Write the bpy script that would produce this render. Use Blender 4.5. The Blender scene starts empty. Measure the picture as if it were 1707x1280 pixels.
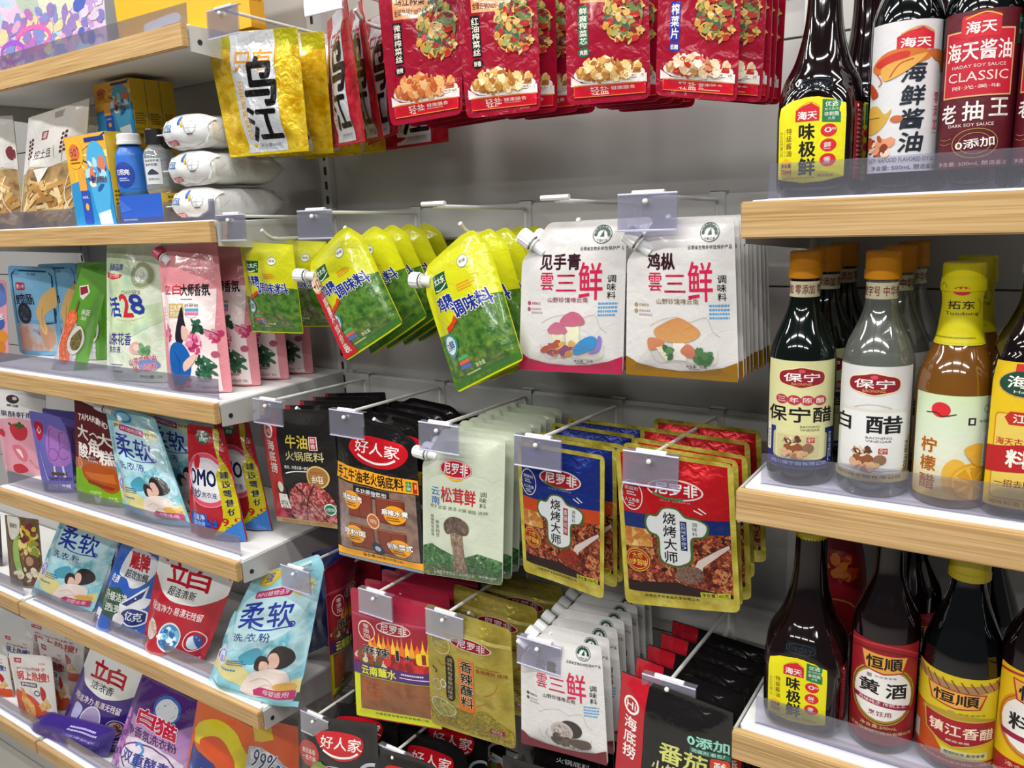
import bpy, bmesh, math, random
import numpy as np
from mathutils import Vector, Matrix
from mathutils.geometry import tessellate_polygon
SC = bpy.context.scene; COL = SC.collection
# ------------------------------------------------------------------ camera
W_PX, H_PX, F_PX = 1707, 1280, 1334.9
YAW, PITCH, ROLL = 0.5908, 0.21596, -0.04472
CAMZ = 1.40
def cam_axes():
    cy, sy, cp, sp = math.cos(YAW), math.sin(YAW), math.cos(PITCH), math.sin(PITCH)
    f = Vector((-sy*cp, cy*cp, -sp)); r = Vector((cy, sy, 0)); u = r.cross(f)
    return (r*math.cos(ROLL)+u*math.sin(ROLL), -r*math.sin(ROLL)+u*math.cos(ROLL), f)
CR, CU, CF = cam_axes()
cd = bpy.data.cameras.new('camera'); cam = bpy.data.objects.new('camera', cd); COL.objects.link(cam)
cd.sensor_width = 36; cd.lens = 36*F_PX/W_PX; cd.clip_start = .05; cd.clip_end = 60
cam.matrix_world = Matrix(((CR.x, CU.x, -CF.x, 0), (CR.y, CU.y, -CF.y, 0), (CR.z, CU.z, -CF.z, CAMZ), (0, 0, 0, 1)))
SC.camera = cam
def at(px, py, y):
    "point on the plane y = const seen at the photo pixel"
    d = CR*((px-W_PX/2)/F_PX) - CU*((py-H_PX/2)/F_PX) + CF
    p = d*(y/d.y); return Vector((p.x, p.y, p.z+CAMZ))
# ------------------------------------------------------------------ light
w = bpy.data.worlds.new('store_air'); SC.world = w; w.use_nodes = True
w.node_tree.nodes['Background'].inputs[0].default_value = (.80, .84, .90, 1)
w.node_tree.nodes['Background'].inputs[1].default_value = .08
def area(x, y, z, sx, sy, p, rot=(0, 0, 0), col=(1, .985, .95)):
    l = bpy.data.lights.new('ceiling_tube', 'AREA'); l.shape = 'RECTANGLE'; l.size = sx; l.size_y = sy; l.energy = p; l.color = col
    o = bpy.data.objects.new('ceiling_tube', l); COL.objects.link(o); o.location = (x, y, z); o.rotation_euler = rot
for x in (-3.0, -1.5, 0.0, 1.5):
    for y in (-2.6, -1.35, -.1):
        area(x, y, 2.85, 1.15, .09, 19)
for x in (-2.2, -.6, 1.0): area(x, .45, 2.75, 1.1, .07, 11)
vs = SC.view_settings; vs.view_transform = 'Standard'; vs.look = 'None'; vs.exposure = 0.03; vs.gamma = 1; vs.use_curve_mapping = False
SC.cycles.max_bounces = 8; SC.cycles.transparent_max_bounces = 16; SC.cycles.caustics_reflective = False; SC.cycles.caustics_refractive = False
# ------------------------------------------------------------------ materials
MATS = {}
def lin(h):
    h = h.lstrip('#')
    if len(h) == 3: h = ''.join(c*2 for c in h)
    v = [int(h[i:i+2], 16)/255 for i in (0, 2, 4)]
    return tuple([(c/12.92 if c <= .04045 else ((c+.055)/1.055)**2.4) for c in v]+[1])
FIN = {  # roughness, metallic, bump strength, bump scale, coat
 'g': (.24, 0, .25, 55, .4), 'f': (.27, .45, .55, 60, .2), 'm': (.42, 0, .12, 70, 0), 'p': (.3, 0, 0, 0, 0),
 'w': (.5, 0, .03, 300, 0), 'k': (.06, 0, 0, 0, .5), 's': (.38, .25, .02, 200, 0), 'c': (.16, 0, .5, 45, .6)}
def mat(spec, fin='g'):
    key = (spec, fin)
    if key in MATS: return MATS[key]
    m = bpy.data.materials.new('paint'); MATS[key] = m; m.use_nodes = True
    nt = m.node_tree; N = nt.nodes; L = nt.links; b = N['Principled BSDF']
    r, me, bs, sc, coat = FIN[fin]
    b.inputs['Roughness'].default_value = r; b.inputs['Metallic'].default_value = me
    b.inputs['Coat Weight'].default_value = coat; b.inputs['Coat Roughness'].default_value = .08
    if spec[1] == ':':
        kind, cols, *rest = spec.split(':'); cols = cols.split(','); s = float(rest[0]) if rest else 8
        tc = N.new('ShaderNodeTexCoord'); mp = N.new('ShaderNodeMapping'); L.new(tc.outputs['UV'], mp.inputs[0])
        mp.inputs['Scale'].default_value = (s, s*1.4, 1)
        ramp = N.new('ShaderNodeValToRGB'); cr = ramp.color_ramp
        if kind == 'V':
            t = N.new('ShaderNodeTexVoronoi'); t.inputs['Scale'].default_value = 1; L.new(mp.outputs[0], t.inputs[0])
            sp = N.new('ShaderNodeSeparateColor'); L.new(t.outputs['Color'], sp.inputs[0]); src = sp.outputs[0]
            nz = N.new('ShaderNodeTexNoise'); nz.inputs['Scale'].default_value = 1.3; L.new(mp.outputs[0], nz.inputs[0])
            mx = N.new('ShaderNodeMath'); mx.operation = 'ADD'; L.new(src, mx.inputs[0]); L.new(nz.outputs[0], mx.inputs[1])
            m2 = N.new('ShaderNodeMath'); m2.operation = 'SUBTRACT'; L.new(mx.outputs[0], m2.inputs[0]); m2.inputs[1].default_value = .5; src = m2.outputs[0]
        elif kind == 'N':
            t = N.new('ShaderNodeTexNoise'); t.inputs['Scale'].default_value = 1; t.inputs['Detail'].default_value = 5; L.new(mp.outputs[0], t.inputs[0])
            mr = N.new('ShaderNodeMapRange'); mr.inputs[1].default_value = .3; mr.inputs[2].default_value = .7; L.new(t.outputs[0], mr.inputs[0]); src = mr.outputs[0]
        else:
            mp.inputs['Scale'].default_value = (1, 1, 1)
            sx = N.new('ShaderNodeSeparateXYZ'); L.new(mp.outputs[0], sx.inputs[0]); src = sx.outputs[0 if kind == 'H' else 1]
        L.new(src, ramp.inputs[0]); n = len(cols)
        while len(cr.elements) < n: cr.elements.new(.5)
        for i, c in enumerate(cols):
            cr.elements[i].position = i/(n-1); cr.elements[i].color = lin(c)
        L.new(ramp.outputs[0], b.inputs['Base Color'])
    else:
        b.inputs['Base Color'].default_value = lin(spec)
    if bs:
        tc = N.new('ShaderNodeTexCoord'); nz = N.new('ShaderNodeTexNoise'); nz.inputs['Scale'].default_value = sc
        nz.inputs['Detail'].default_value = 2; nz.inputs['Distortion'].default_value = 1.2
        L.new(tc.outputs['Object'], nz.inputs[0]); bp = N.new('ShaderNodeBump'); bp.inputs['Strength'].default_value = bs
        bp.inputs['Distance'].default_value = .003; L.new(nz.outputs[0], bp.inputs['Height']); L.new(bp.outputs[0], b.inputs['Normal'])
    return m
def newmat(name):
    m = bpy.data.materials.new(name); m.use_nodes = True; return m, m.node_tree.nodes, m.node_tree.links
def clear_mat(tint, gloss=.12, haze=.08, body='#dcdce8', fr_=.7):
    m, N, L = newmat('clear_plastic'); N.remove(N['Principled BSDF']); out = N['Material Output']
    t = N.new('ShaderNodeBsdfTransparent'); t.inputs[0].default_value = lin(tint)
    g = N.new('ShaderNodeBsdfGlossy'); g.inputs['Roughness'].default_value = .08; g.inputs[0].default_value = (1, 1, 1, 1)
    d = N.new('ShaderNodeBsdfDiffuse'); d.inputs[0].default_value = lin(body)
    fr = N.new('ShaderNodeFresnel'); fr.inputs[0].default_value = 1.45
    ma = N.new('ShaderNodeMath'); ma.operation = 'MULTIPLY_ADD'; L.new(fr.outputs[0], ma.inputs[0]); ma.inputs[1].default_value = fr_; ma.inputs[2].default_value = gloss*.3
    a = N.new('ShaderNodeMixShader'); a.inputs[0].default_value = haze; L.new(t.outputs[0], a.inputs[1]); L.new(d.outputs[0], a.inputs[2])
    b = N.new('ShaderNodeMixShader'); L.new(ma.outputs[0], b.inputs[0]); L.new(a.outputs[0], b.inputs[1]); L.new(g.outputs[0], b.inputs[2])
    L.new(b.outputs[0], out.inputs[0]); return m
CLEAR = clear_mat('#ebebf6', .1, .07); CLEAR2 = clear_mat('#ececf4', .1, .10, '#dcdce8', .3); FILM = clear_mat('#f4f4f4', .25, .04)
def glass(name, col, ior=1.33, rough=.0):
    m, N, L = newmat(name); b = N['Principled BSDF']; b.inputs['Base Color'].default_value = lin(col)
    b.inputs['Transmission Weight'].default_value = 1; b.inputs['IOR'].default_value = ior; b.inputs['Roughness'].default_value = rough; return m
def wood():
    m, N, L = newmat('oak_laminate'); b = N['Principled BSDF']
    tc = N.new('ShaderNodeTexCoord'); mp = N.new('ShaderNodeMapping'); mp.inputs['Scale'].default_value = (6, 60, 380); L.new(tc.outputs['Object'], mp.inputs[0])
    n = N.new('ShaderNodeTexNoise'); n.inputs['Scale'].default_value = 1; n.inputs['Detail'].default_value = 6; n.inputs['Distortion'].default_value = .6; L.new(mp.outputs[0], n.inputs[0])
    r = N.new('ShaderNodeValToRGB'); r.color_ramp.elements[0].position = .3; r.color_ramp.elements[1].position = .7
    r.color_ramp.elements[0].color = lin('#a5804e'); r.color_ramp.elements[1].color = lin('#cfae7c'); L.new(n.outputs[0], r.inputs[0])
    L.new(r.outputs[0], b.inputs['Base Color']); b.inputs['Roughness'].default_value = .42; return m
WOOD = wood()
WHITE = mat('#e9e8e6', 'w'); STEEL = mat('#c9c9c7', 's'); GREY = mat('#a8a7a5', 's'); DARKHOLE = mat('#1c1c1c', 'w'); WIRE = mat('#dddcd8', 'p')
def panel_mat():
    m, N, L = newmat('grey_coated_steel'); b = N['Principled BSDF']; b.inputs['Base Color'].default_value = lin('#b9b7b4')
    b.inputs['Roughness'].default_value = .34; b.inputs['Metallic'].default_value = .25; return m
PANEL = panel_mat()
# ------------------------------------------------------------------ object helpers
ORD = ['', 'second', 'third', 'fourth', 'fifth', 'sixth', 'seventh', 'eighth', 'ninth']
def tag(o, label, cat, group=None):
    o['label'] = label; o['category'] = cat
    if group: o['group'] = group
    return o
def mesh_obj(name, V, F, M, mats, parent=None, loc=None, smooth=True, uv=None):
    me = bpy.data.meshes.new(name); me.from_pydata([tuple(v) for v in V], [], F)
    for m in mats: me.materials.append(m)
    if M is not None: me.polygons.foreach_set('material_index', M)
    if smooth: me.polygons.foreach_set('use_smooth', [True]*len(F))
    if uv is not None:
        ul = me.uv_layers.new(name='UVMap'); li = np.zeros(len(me.loops), dtype=np.int32); me.loops.foreach_get('vertex_index', li)
        ul.data.foreach_set('uv', np.asarray(uv, dtype=np.float32)[li].ravel())
    me.update(); o = bpy.data.objects.new(name, me); COL.objects.link(o)
    if parent: o.parent = parent
    if loc is not None: o.location = loc
    return o
def bm_obj(name, bm, m, parent=None, loc=(0, 0, 0), smooth=False):
    me = bpy.data.meshes.new(name); bm.to_mesh(me); bm.free()
    for x in (m if isinstance(m, (list, tuple)) else [m]): me.materials.append(x)
    if smooth: me.polygons.foreach_set('use_smooth', [True]*len(me.polygons))
    o = bpy.data.objects.new(name, me); COL.objects.link(o); o.location = loc
    if parent: o.parent = parent
    return o
def add_box(bm, a, b, mi=0, bev=0):
    r = bmesh.ops.create_cube(bm, size=1)
    s = [abs(b[i]-a[i]) for i in range(3)]; c = [(a[i]+b[i])/2 for i in range(3)]
    bmesh.ops.scale(bm, vec=s, verts=r['verts']); bmesh.ops.translate(bm, vec=c, verts=r['verts'])
    fs = {f for v in r['verts'] for f in v.link_faces}
    for f in fs: f.material_index = mi
    if bev: bmesh.ops.bevel(bm, geom=list({e for v in r['verts'] for e in v.link_edges}), offset=bev, segments=2, affect='EDGES')
def box_obj(name, a, b, m, parent=None, bev=.001, loc=(0, 0, 0)):
    bm = bmesh.new(); add_box(bm, a, b, 0, bev); return bm_obj(name, bm, m, parent, loc)
def add_tube(bm, pts, r, seg=8, caps=True):
    pts = [Vector(p) for p in pts]; rings = []; n = len(pts); prev = None
    for i, p in enumerate(pts):
        d = (pts[min(i+1, n-1)]-pts[max(i-1, 0)]).normalized()
        a = (prev - d*prev.dot(d)).normalized() if prev else d.orthogonal().normalized(); prev = a; b = d.cross(a)
        rr = r[i] if isinstance(r, (list, tuple)) else r
        rings.append([bm.verts.new(p+(a*math.cos(t)+b*math.sin(t))*rr) for t in [2*math.pi*k/seg for k in range(seg)]])
    for i in range(n-1):
        for k in range(seg): bm.faces.new((rings[i][k], rings[i][(k+1) % seg], rings[i+1][(k+1) % seg], rings[i+1][k]))
    if caps: bm.faces.new(rings[0][::-1]); bm.faces.new(rings[-1])
def empty(name, loc, label=None, cat=None, group=None):
    o = bpy.data.objects.new(name, None); COL.objects.link(o); o.location = loc; o.empty_display_size = .02
    if label: tag(o, label, cat, group)
    return o
def kids(o): return [c for c in bpy.data.objects if c.parent == o]
def copy_tree(o, parent=None):
    c = o.copy(); COL.objects.link(c)
    if parent: c.parent = parent
    for ch in list(o.children): copy_tree(ch, c)
    return c
# ------------------------------------------------------------------ lettering and flat artwork
TXT = {}
def glyphs(s, bold):
    k = (s, bold)
    if k in TXT: return TXT[k]
    c = bpy.data.curves.new('t', 'FONT'); c.body = s; c.size = 1; c.offset = bold; c.resolution_u = 2; c.fill_mode = 'FRONT'
    o = bpy.data.objects.new('t', c); COL.objects.link(o)
    me = o.to_mesh(); n = len(me.vertices)
    if n == 0: TXT[k] = None
    else:
        v = np.zeros(n*3); me.vertices.foreach_get('co', v); v = v.reshape(-1, 3)[:, :2]
        f = [tuple(p.vertices) for p in me.polygons]; mn = v.min(0); mx = v.max(0)
        if len(s) == 1 and s in '一二三十—·-':  # keep flat characters at their own height
            mn = np.array([mn[0], -.1]); mx = np.array([mx[0], .85]) if s not in '三' else np.array([mx[0], .8])
        TXT[k] = ((v-mn)/np.maximum(mx-mn, 1e-6), f)
    o.to_mesh_clear(); bpy.data.objects.remove(o); bpy.data.curves.remove(c)
    return TXT[k]
# art items; u,v are fractions of the face, v downwards
def T(s, u0, v0, u1, v1, c, b=.012, vert=0, sh=0, ol=None, rot=0): return ('T', s, u0, v0, u1, v1, c, b, vert, sh, ol, rot)
def R(u0, v0, u1, v1, c, r=0, rot=0): return ('R', u0, v0, u1, v1, c, r, rot)
def E(cu, cv, ru, rv, c): return ('E', cu, cv, ru, rv, c)
def PG(pts, c): return ('P', pts, c)
def LN(u0, v0, u1, v1, c, n=3, seed=1): return ('L', u0, v0, u1, v1, c, n, seed)
def B(u0, v0, u1, v1, cols, n, s, seed=1): return ('B', u0, v0, u1, v1, cols, n, s, seed)
def RING(cu, cv, ru, rv, c, w=.012): return ('O', cu, cv, ru, rv, c, w)
def CV(pts, c, w=.01): return ('C', pts, c, w)
def SM(pts, c):
    out = []; n = len(pts)
    for i in range(n):
        p0, p1, p2, p3 = [pts[(i+k-1) % n] for k in range(4)]
        for t in (0, .25, .5, .75):
            out.append(tuple(.5*((2*p1[a])+(-p0[a]+p2[a])*t+(2*p0[a]-5*p1[a]+4*p2[a]-p3[a])*t*t+(-p0[a]+3*p1[a]-3*p2[a]+p3[a])*t**3) for a in (0, 1)))
    return ('P', out, c)
def prims(items, asp):
    "yield (verts(N,2) in uv, faces, colour)"
    out = []
    def poly(p, c):
        p = np.array(p, float)
        tri = tessellate_polygon([[Vector((x, y*asp, 0)) for x, y in p]])
        out.append((p, [tuple(t) for t in tri], c))
    def ell(cu, cv, ru, rv, n=22): return [(cu+ru*math.cos(2*math.pi*k/n), cv+rv*math.sin(2*math.pi*k/n)) for k in range(n)]
    def ribbon(p, w, c, close=False):
        p = np.array(p, float); n = len(p); q = p*[1, asp]
        d = (np.roll(q, -1, 0)-np.roll(q, 1, 0)) if close else np.gradient(q, axis=0)
        d /= np.maximum(np.linalg.norm(d, axis=1)[:, None], 1e-9); nn = np.stack([-d[:, 1], d[:, 0]], 1)*w/2
        a = (q+nn)/[1, asp]; b = (q-nn)/[1, asp]; V = np.vstack([a, b])
        F = [(i, (i+1) % n, n+(i+1) % n, n+i) for i in range(n if close else n-1)]
        out.append((V, F, c))
    for it in items:
        k = it[0]
        if k == 'R':
            _, a, b, c_, d, col, r, rot = it
            if r == 0: p = [(a, b), (c_, b), (c_, d), (a, d)]
            else:
                ru, rv = r, r/asp; p = []
                for cx, cy, t0 in ((c_-ru, b+rv, -90), (c_-ru, d-rv, 0), (a+ru, d-rv, 90), (a+ru, b+rv, 180)):
                    p += [(cx+ru*math.cos(math.radians(t0+t)), cy+rv*math.sin(math.radians(t0+t))) for t in (0, 30, 60, 90)]
            if rot:
                cx, cy = (a+c_)/2, (b+d)/2; s, c2 = math.sin(math.radians(rot)), math.cos(math.radians(rot))
                p = [(cx+(x-cx)*c2-(y-cy)*asp*s, cy+((x-cx)*s+(y-cy)*asp*c2)/asp) for x, y in p]
            poly(p, col)
        elif k == 'E': poly(ell(*it[1:5]), it[5])
        elif k == 'O': ribbon(ell(*it[1:5], n=26), it[6], it[5], True)
        elif k == 'C':
            q = it[1]
            if len(q) > 2 and tuple(q[0]) != tuple(q[-1]):
                e = [q[0]]+list(q)+[q[-1]]; q = [tuple(.5*(2*e[i][a]+(e[i+1][a]-e[i-1][a])*t+(2*e[i-1][a]-5*e[i][a]+4*e[i+1][a]-e[i+2][a])*t*t+(3*e[i][a]-e[i-1][a]-3*e[i+1][a]+e[i+2][a])*t**3) for a in (0, 1)) for i in range(1, len(e)-2) for t in (0, .25, .5, .75)]+[q[-1]]
            ribbon(q, it[3], it[2])
        elif k == 'P': poly(it[1], it[2])
        elif k == 'L':
            _, a, b, c_, d, col, n, seed = it; rr = random.Random(seed); h = (d-b)/n
            V = []; F = []
            for i in range(n):
                x = a; e = a+(c_-a)*rr.uniform(.7, 1)
                while x < e:
                    l = h*asp*rr.uniform(.35, .7); g = h*asp*.16
                    j = len(V); y = b+i*h; V += [(x, y), (min(x+l, c_), y), (min(x+l, c_), y+h*.5), (x, y+h*.5)]; F.append((j, j+1, j+2, j+3)); x += l+g
            if F: out.append((np.array(V), F, col))
        elif k == 'B':
            _, a, b, c_, d, cols, n, s, seed = it; rr = random.Random(seed)
            for i in range(n):
                an0 = rr.uniform(0, 6.3); r0 = rr.uniform(0, 1)**.6; cu, cv = (a+c_)/2+(c_-a)/2*r0*math.cos(an0), (b+d)/2+(d-b)/2*r0*math.sin(an0); t = rr.uniform(0, 6.3); q = rr.uniform(.6, 1.3)*s; e = rr.uniform(.35, .9); m = 7
                p = []
                for z in range(m):
                    an = 2*math.pi*z/m; x = q*math.cos(an)*rr.uniform(.8, 1.15); y = q*e*math.sin(an)
                    p.append((cu+x*math.cos(t)-y*math.sin(t), cv+(x*math.sin(t)+y*math.cos(t))/asp))
                out.append((np.array(p), [tuple(range(m))], cols[i % len(cols)], i, (a-s, b-s/asp, c_+s, d+s/asp)))
        elif k == 'T':
            _, s, u0, v0, u1, v1, col, bold, vert, sh, ol, rot = it
            for c2, bb in (((ol[0], bold+ol[1]), ) if ol else ())+((col, bold), ):
                if vert:
                    n = len(s); h = (v1-v0)/n; parts = [(ch, u0, v0+i*h+h*.06, u1, v0+(i+1)*h-h*.06) for i, ch in enumerate(s)]
                else: parts = [(s, u0, v0, u1, v1)]
                VV = []; FF = []
                base_b = 0; ex = bb
                for (ss, a, b, c_, d) in parts:
                    g = glyphs(ss, base_b)
                    if g is None: continue
                    v, f = g; em = (d-b)*1.05
                    sh_ = [(0, 0)] if ex <= 0 else [(math.cos(q*math.pi/4)*ex, math.sin(q*math.pi/4)*ex) for q in range(0, 8, 1 if ex > .03 else 2)]
                    if ex > .03: sh_ += [(x*.5, y*.5) for x, y in sh_[::2]]
                    for (dx, dy) in sh_:
                        o0 = sum(len(q) for q in VV); Yv = d-(d-b)*v[:, 1]+dy*em
                        X = a+(c_-a)*v[:, 0]+sh*(.5-(1-v[:, 1]))*(d-b)*asp+dx*em*asp
                        VV.append(np.stack([X, Yv], 1)); FF += [tuple(o0+i for i in q) for q in f]
                if VV:
                    V = np.vstack(VV)
                    if rot:
                        cx, cy = (u0+u1)/2, (v0+v1)/2; sn, cs = math.sin(math.radians(rot)), math.cos(math.radians(rot))
                        x = V[:, 0]-cx; y = (V[:, 1]-cy)*asp; V = np.stack([cx+x*cs-y*sn, cy+(x*sn+y*cs)/asp], 1)
                    out.append((V, FF, c2))
    return out
def cut(V, F, cell):
    "cut a flat mesh (metres) along a square grid so that it can follow a curved face"
    bm = bmesh.new(); vs_ = [bm.verts.new((x, y, 0)) for x, y in V]
    for f in F:
        if len(set(f)) < 3: continue
        try: bm.faces.new([vs_[i] for i in f])
        except ValueError: pass
    mn = V.min(0); mx = V.max(0)
    for ax in (0, 1):
        k = math.floor(mn[ax]/cell[ax])+1
        while k*cell[ax] < mx[ax]-1e-6:
            co = [0, 0, 0]; no = [0, 0, 0]; co[ax] = k*cell[ax]; no[ax] = 1
            bmesh.ops.bisect_plane(bm, geom=bm.verts[:]+bm.edges[:]+bm.faces[:], plane_co=co, plane_no=no, dist=1e-6); k += 1
    bm.verts.index_update(); v = np.array([(q.co.x, q.co.y) for q in bm.verts]) if len(bm.verts) else np.zeros((0, 2)); f = [tuple(q.index for q in p.verts) for p in bm.faces]
    bm.free(); return v, f
class Art:
    "lays the printed shapes over a surface function S(xy metres, offset metres) -> xyz"
    def __init__(s, W, H, S, cell=.008, fin='g', clip=None):
        s.W, s.H, s.S, s.fin = W, H, S, fin; s.cell = cell if isinstance(cell, tuple) else (cell, cell); s.V = []; s.F = []; s.M = []; s.U = []; s.mats = []; s.mi = {}; s.n = 0; s.layers = []
    def midx(s, spec, fin=None):
        m = spec if isinstance(spec, bpy.types.Material) else mat(spec, fin or s.fin)
        if m.name not in s.mi: s.mi[m.name] = len(s.mats); s.mats.append(m)
        return s.mi[m.name]
    def raw(s, P, F, mi, uv):
        s.V.append(P); s.F += [tuple(i+s.n for i in f) for f in F]; s.M += [mi]*len(F); s.U.append(uv); s.n += len(P)
    def lay(s, v, f, spec, layer, base=.00034, step=.00012, flip=False, extra=0):
        xy = v*[s.W, s.H]; xy, f = cut(xy, f, s.cell)
        if not len(f): return
        P = s.S(xy, base+step*layer+extra if layer >= 0 else 0)
        # orient faces towards the outside
        a = np.array([[xy[i][0]*xy[j][1]-xy[j][0]*xy[i][1] for i, j in zip(q, q[1:]+q[:1])] for q in []]) if 0 else None
        g = []
        for q in f:
            ar = sum(xy[q[i]][0]*xy[q[(i+1) % len(q)]][1]-xy[q[(i+1) % len(q)]][0]*xy[q[i]][1] for i in range(len(q)))
            if abs(ar) < 1e-12: continue
            g.append(q if (ar < 0) != flip else q[::-1])
        s.raw(P, g, s.midx(spec), np.stack([xy[:, 0]/s.W, 1-xy[:, 1]/s.H], 1))
    def draw(s, items):
        gl = 0
        for v, f, c, *bl in prims(items, s.H/s.W):
            v = np.clip(v, .004, .996)
            if bl and bl[0] > 0: s.lay(v, f, c, gl, extra=bl[0]*6e-6); continue
            bb = (v[:, 0].min(), v[:, 1].min(), v[:, 0].max(), v[:, 1].max()); l = 0
            if bl: bb = bl[1]
            for (b, k) in s.layers:
                if b[0] < bb[2] and bb[0] < b[2] and b[1] < bb[3] and bb[1] < b[3]: l = max(l, k+1)
            l = min(l, 22); gl = l; s.layers.append((bb, l+(3 if bl else 0))); s.lay(v, f, c, l)
    def build(s, name, parent=None, loc=None):
        return mesh_obj(name, np.vstack(s.V), s.F, s.M, s.mats, parent, loc, True, np.vstack(s.U))
# ------------------------------------------------------------------ bags and pouches
def rounded(pts, r, asp):
    "round the corners of a uv outline"
    out = []; n = len(pts)
    for i, p in enumerate(pts):
        a = Vector(pts[i-1]); b = Vector(p); c = Vector(pts[(i+1) % n]); k = Vector((1, asp))
        A = Vector((a.x, a.y*asp)); Bq = Vector((b.x, b.y*asp)); Cq = Vector((c.x, c.y*asp))
        d1 = (A-Bq); d2 = (Cq-Bq); rr = min(r, d1.length*.45, d2.length*.45); p1 = Bq+d1.normalized()*rr; p2 = Bq+d2.normalized()*rr
        for t in (0, .33, .67, 1):
            q = p1*(1-t)**2+Bq*2*t*(1-t)+p2*t*t; out.append((q.x, q.y/asp))
    return out
RECT = [(0, 0), (1, 0), (1, 1), (0, 1)]
CUTL = [(.27, 0), (1, 0), (1, 1), (0, 1), (0, .25)]
def edge_dist(xy, poly, skip=()):
    d = np.full(len(xy), 9.)
    n = len(poly)
    for i in range(n):
        if i in skip: continue
        a = poly[i]; b = poly[(i+1) % n]; ab = b-a; t = np.clip(((xy-a)@ab)/max(ab@ab, 1e-12), 0, 1)
        d = np.minimum(d, np.linalg.norm(xy-(a+t[:, None]*ab), axis=1))
    return d
def bag(name, label, cat, base, items, px, Y, outline=RECT, bulge=.006, seal=.007, noise=.0012, rad=.05, n=1, step=(0, .025, 0), stand=None, back=None, fin='g', cell=.0065, spout=None, capcol='#ececec', group=None, jit=.6, seed=0, foot=0, labels=None, hang=True, stiff=.03, rear_ext=None, where='on its hook'):
    if not isinstance(Y, (list, tuple)): Y = [Y]*4
    elif len(Y) == 2: Y = [Y[0], Y[1], Y[1], Y[0]]
    if foot: Y = [Y[0]-.012, Y[1]+.026, Y[2]+.026, Y[3]-.004]; bulge *= .62
    if stand is not None and stand < CAMZ-.1:   # stand the bag where its lower corners meet the shelf top
        dy = 0
        for i in (2, 3):
            q = at(px[i][0], px[i][1], 1.0); dy += ((stand-CAMZ)/(q.z-CAMZ)-Y[i])/2
        dy = min(max(dy, -.004), .075); Y = [y+dy for y in Y]
    P = [at(px[i][0], px[i][1], Y[i]) for i in range(4)]
    if stand is not None:
        for i in (2, 3): P[i].z = stand+.0015
        up = min([q for q in (Z1, Z2, Z3, Z4, Z5) if q > stand+.01], default=9)-.026
        for i in (0, 1):
            if P[i].x < XL+.02: P[i].z = min(P[i].z, up)
    org = (P[0]+P[1])/2 if stand is None else (P[2]+P[3])/2
    A = [np.array(p-org) for p in P]
    W = ((P[1]-P[0]).length+(P[2]-P[3]).length)/2; H = ((P[3]-P[0]).length+(P[2]-P[1]).length)/2
    Nn = (P[1]-P[0]+P[2]-P[3]).cross(P[3]-P[0]+P[2]-P[1]).normalized()
    if Nn.dot(Vector((0, 0, CAMZ))-(P[0]+P[2])/2) < 0: Nn = -Nn
    N = np.array(Nn); rs = np.random.RandomState(seed+len(label)*7+int(px[0][0]))
    asp = H/W; ol = rounded(outline, rad, asp) if rad else outline
    poly = np.array(ol)*[W, H]
    K = rs.normal(size=(7, 2))*np.array([55, 38])*rs.uniform(.5, 1.6, (7, 1)); ph = rs.uniform(0, 6.3, 7); am = rs.uniform(.4, 1, 7)
    K2 = rs.normal(size=(3, 2))*30; p2 = rs.uniform(0, 6.3, 3)
    def wr(xy, sgn):
        z = sum(am[i]*np.sin(xy@K[i]+ph[i]+sgn) for i in range(7))/3
        z += sum(.9-1.8*np.abs(np.sin(xy@K2[i]+p2[i])) for i in range(3))*.35
        return z*noise
    skip = ()
    def h(xy, sgn):
        if foot:  # standing pouch: open towards the bottom gusset
            dx = np.clip((np.minimum(xy[:, 0], W-xy[:, 0])-seal)/(W*.22), 0, 1); dt = np.clip((xy[:, 1]-seal)/(H*.55), 0, 1)
            db = np.clip((H-xy[:, 1])/(H*.05), 0, 1)
            e = np.clip(edge_dist(xy, poly)/.02, 0, 1)
            return (bulge*np.sin(dx*1.57)*np.sin(dt*1.57)**.8*(.75+.25*np.sin(db*1.57)))+wr(xy, sgn)*e
        d = edge_dist(xy, poly); t = np.clip((d-seal)/(min(W, H)*.30), 0, 1)
        return bulge*np.sin(t*1.57)+wr(xy, sgn)*(.35+.65*t)*np.clip(d/.01, .15, 1)
    wave = lambda xy: np.sin(xy[:, 0]/W*3.4+ph[0])*stiff*.06*(xy[:, 1]/H)**2
    def S(sgn):
        def f(xy, off):
            u = (xy[:, 0]/W)[:, None]; v = (xy[:, 1]/H)[:, None]
            p = A[0]*(1-u)*(1-v)+A[1]*u*(1-v)+A[2]*u*v+A[3]*(1-u)*v
            hh = h(xy, 0 if sgn > 0 else 2.1)*(1 if sgn > 0 else .8)+.0005+off
            if foot and stand is not None: hh = np.maximum(hh, .0005)
            p = p+N*(sgn*hh+(0 if foot else wave(xy)))[:, None]
            return p
        return f
    ar = Art(W, H, S(1), cell, fin)
    ar.lay(np.array(ol), [tuple(t) for t in tessellate_polygon([[Vector((x, y*asp, 0)) for x, y in ol]])], base, -1)
    Sb = S(-1); bk = Art(W, H, Sb, cell*1.6, fin)
    xyb, fb = cut(poly, [tuple(t) for t in tessellate_polygon([[Vector((x, y, 0)) for x, y in poly]])], (cell*1.6, cell*1.6))
    mb = ar.midx(back or base)
    g = [q if sum(xyb[q[i]][0]*xyb[q[(i+1) % len(q)]][1]-xyb[q[(i+1) % len(q)]][0]*xyb[q[i]][1] for i in range(len(q))) > 0 else q[::-1] for q in fb]
    ar.raw(Sb(xyb, 0), g, mb, np.stack([xyb[:, 0]/W, 1-xyb[:, 1]/H], 1))
    # edge strip between front and back
    E_ = []
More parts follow.
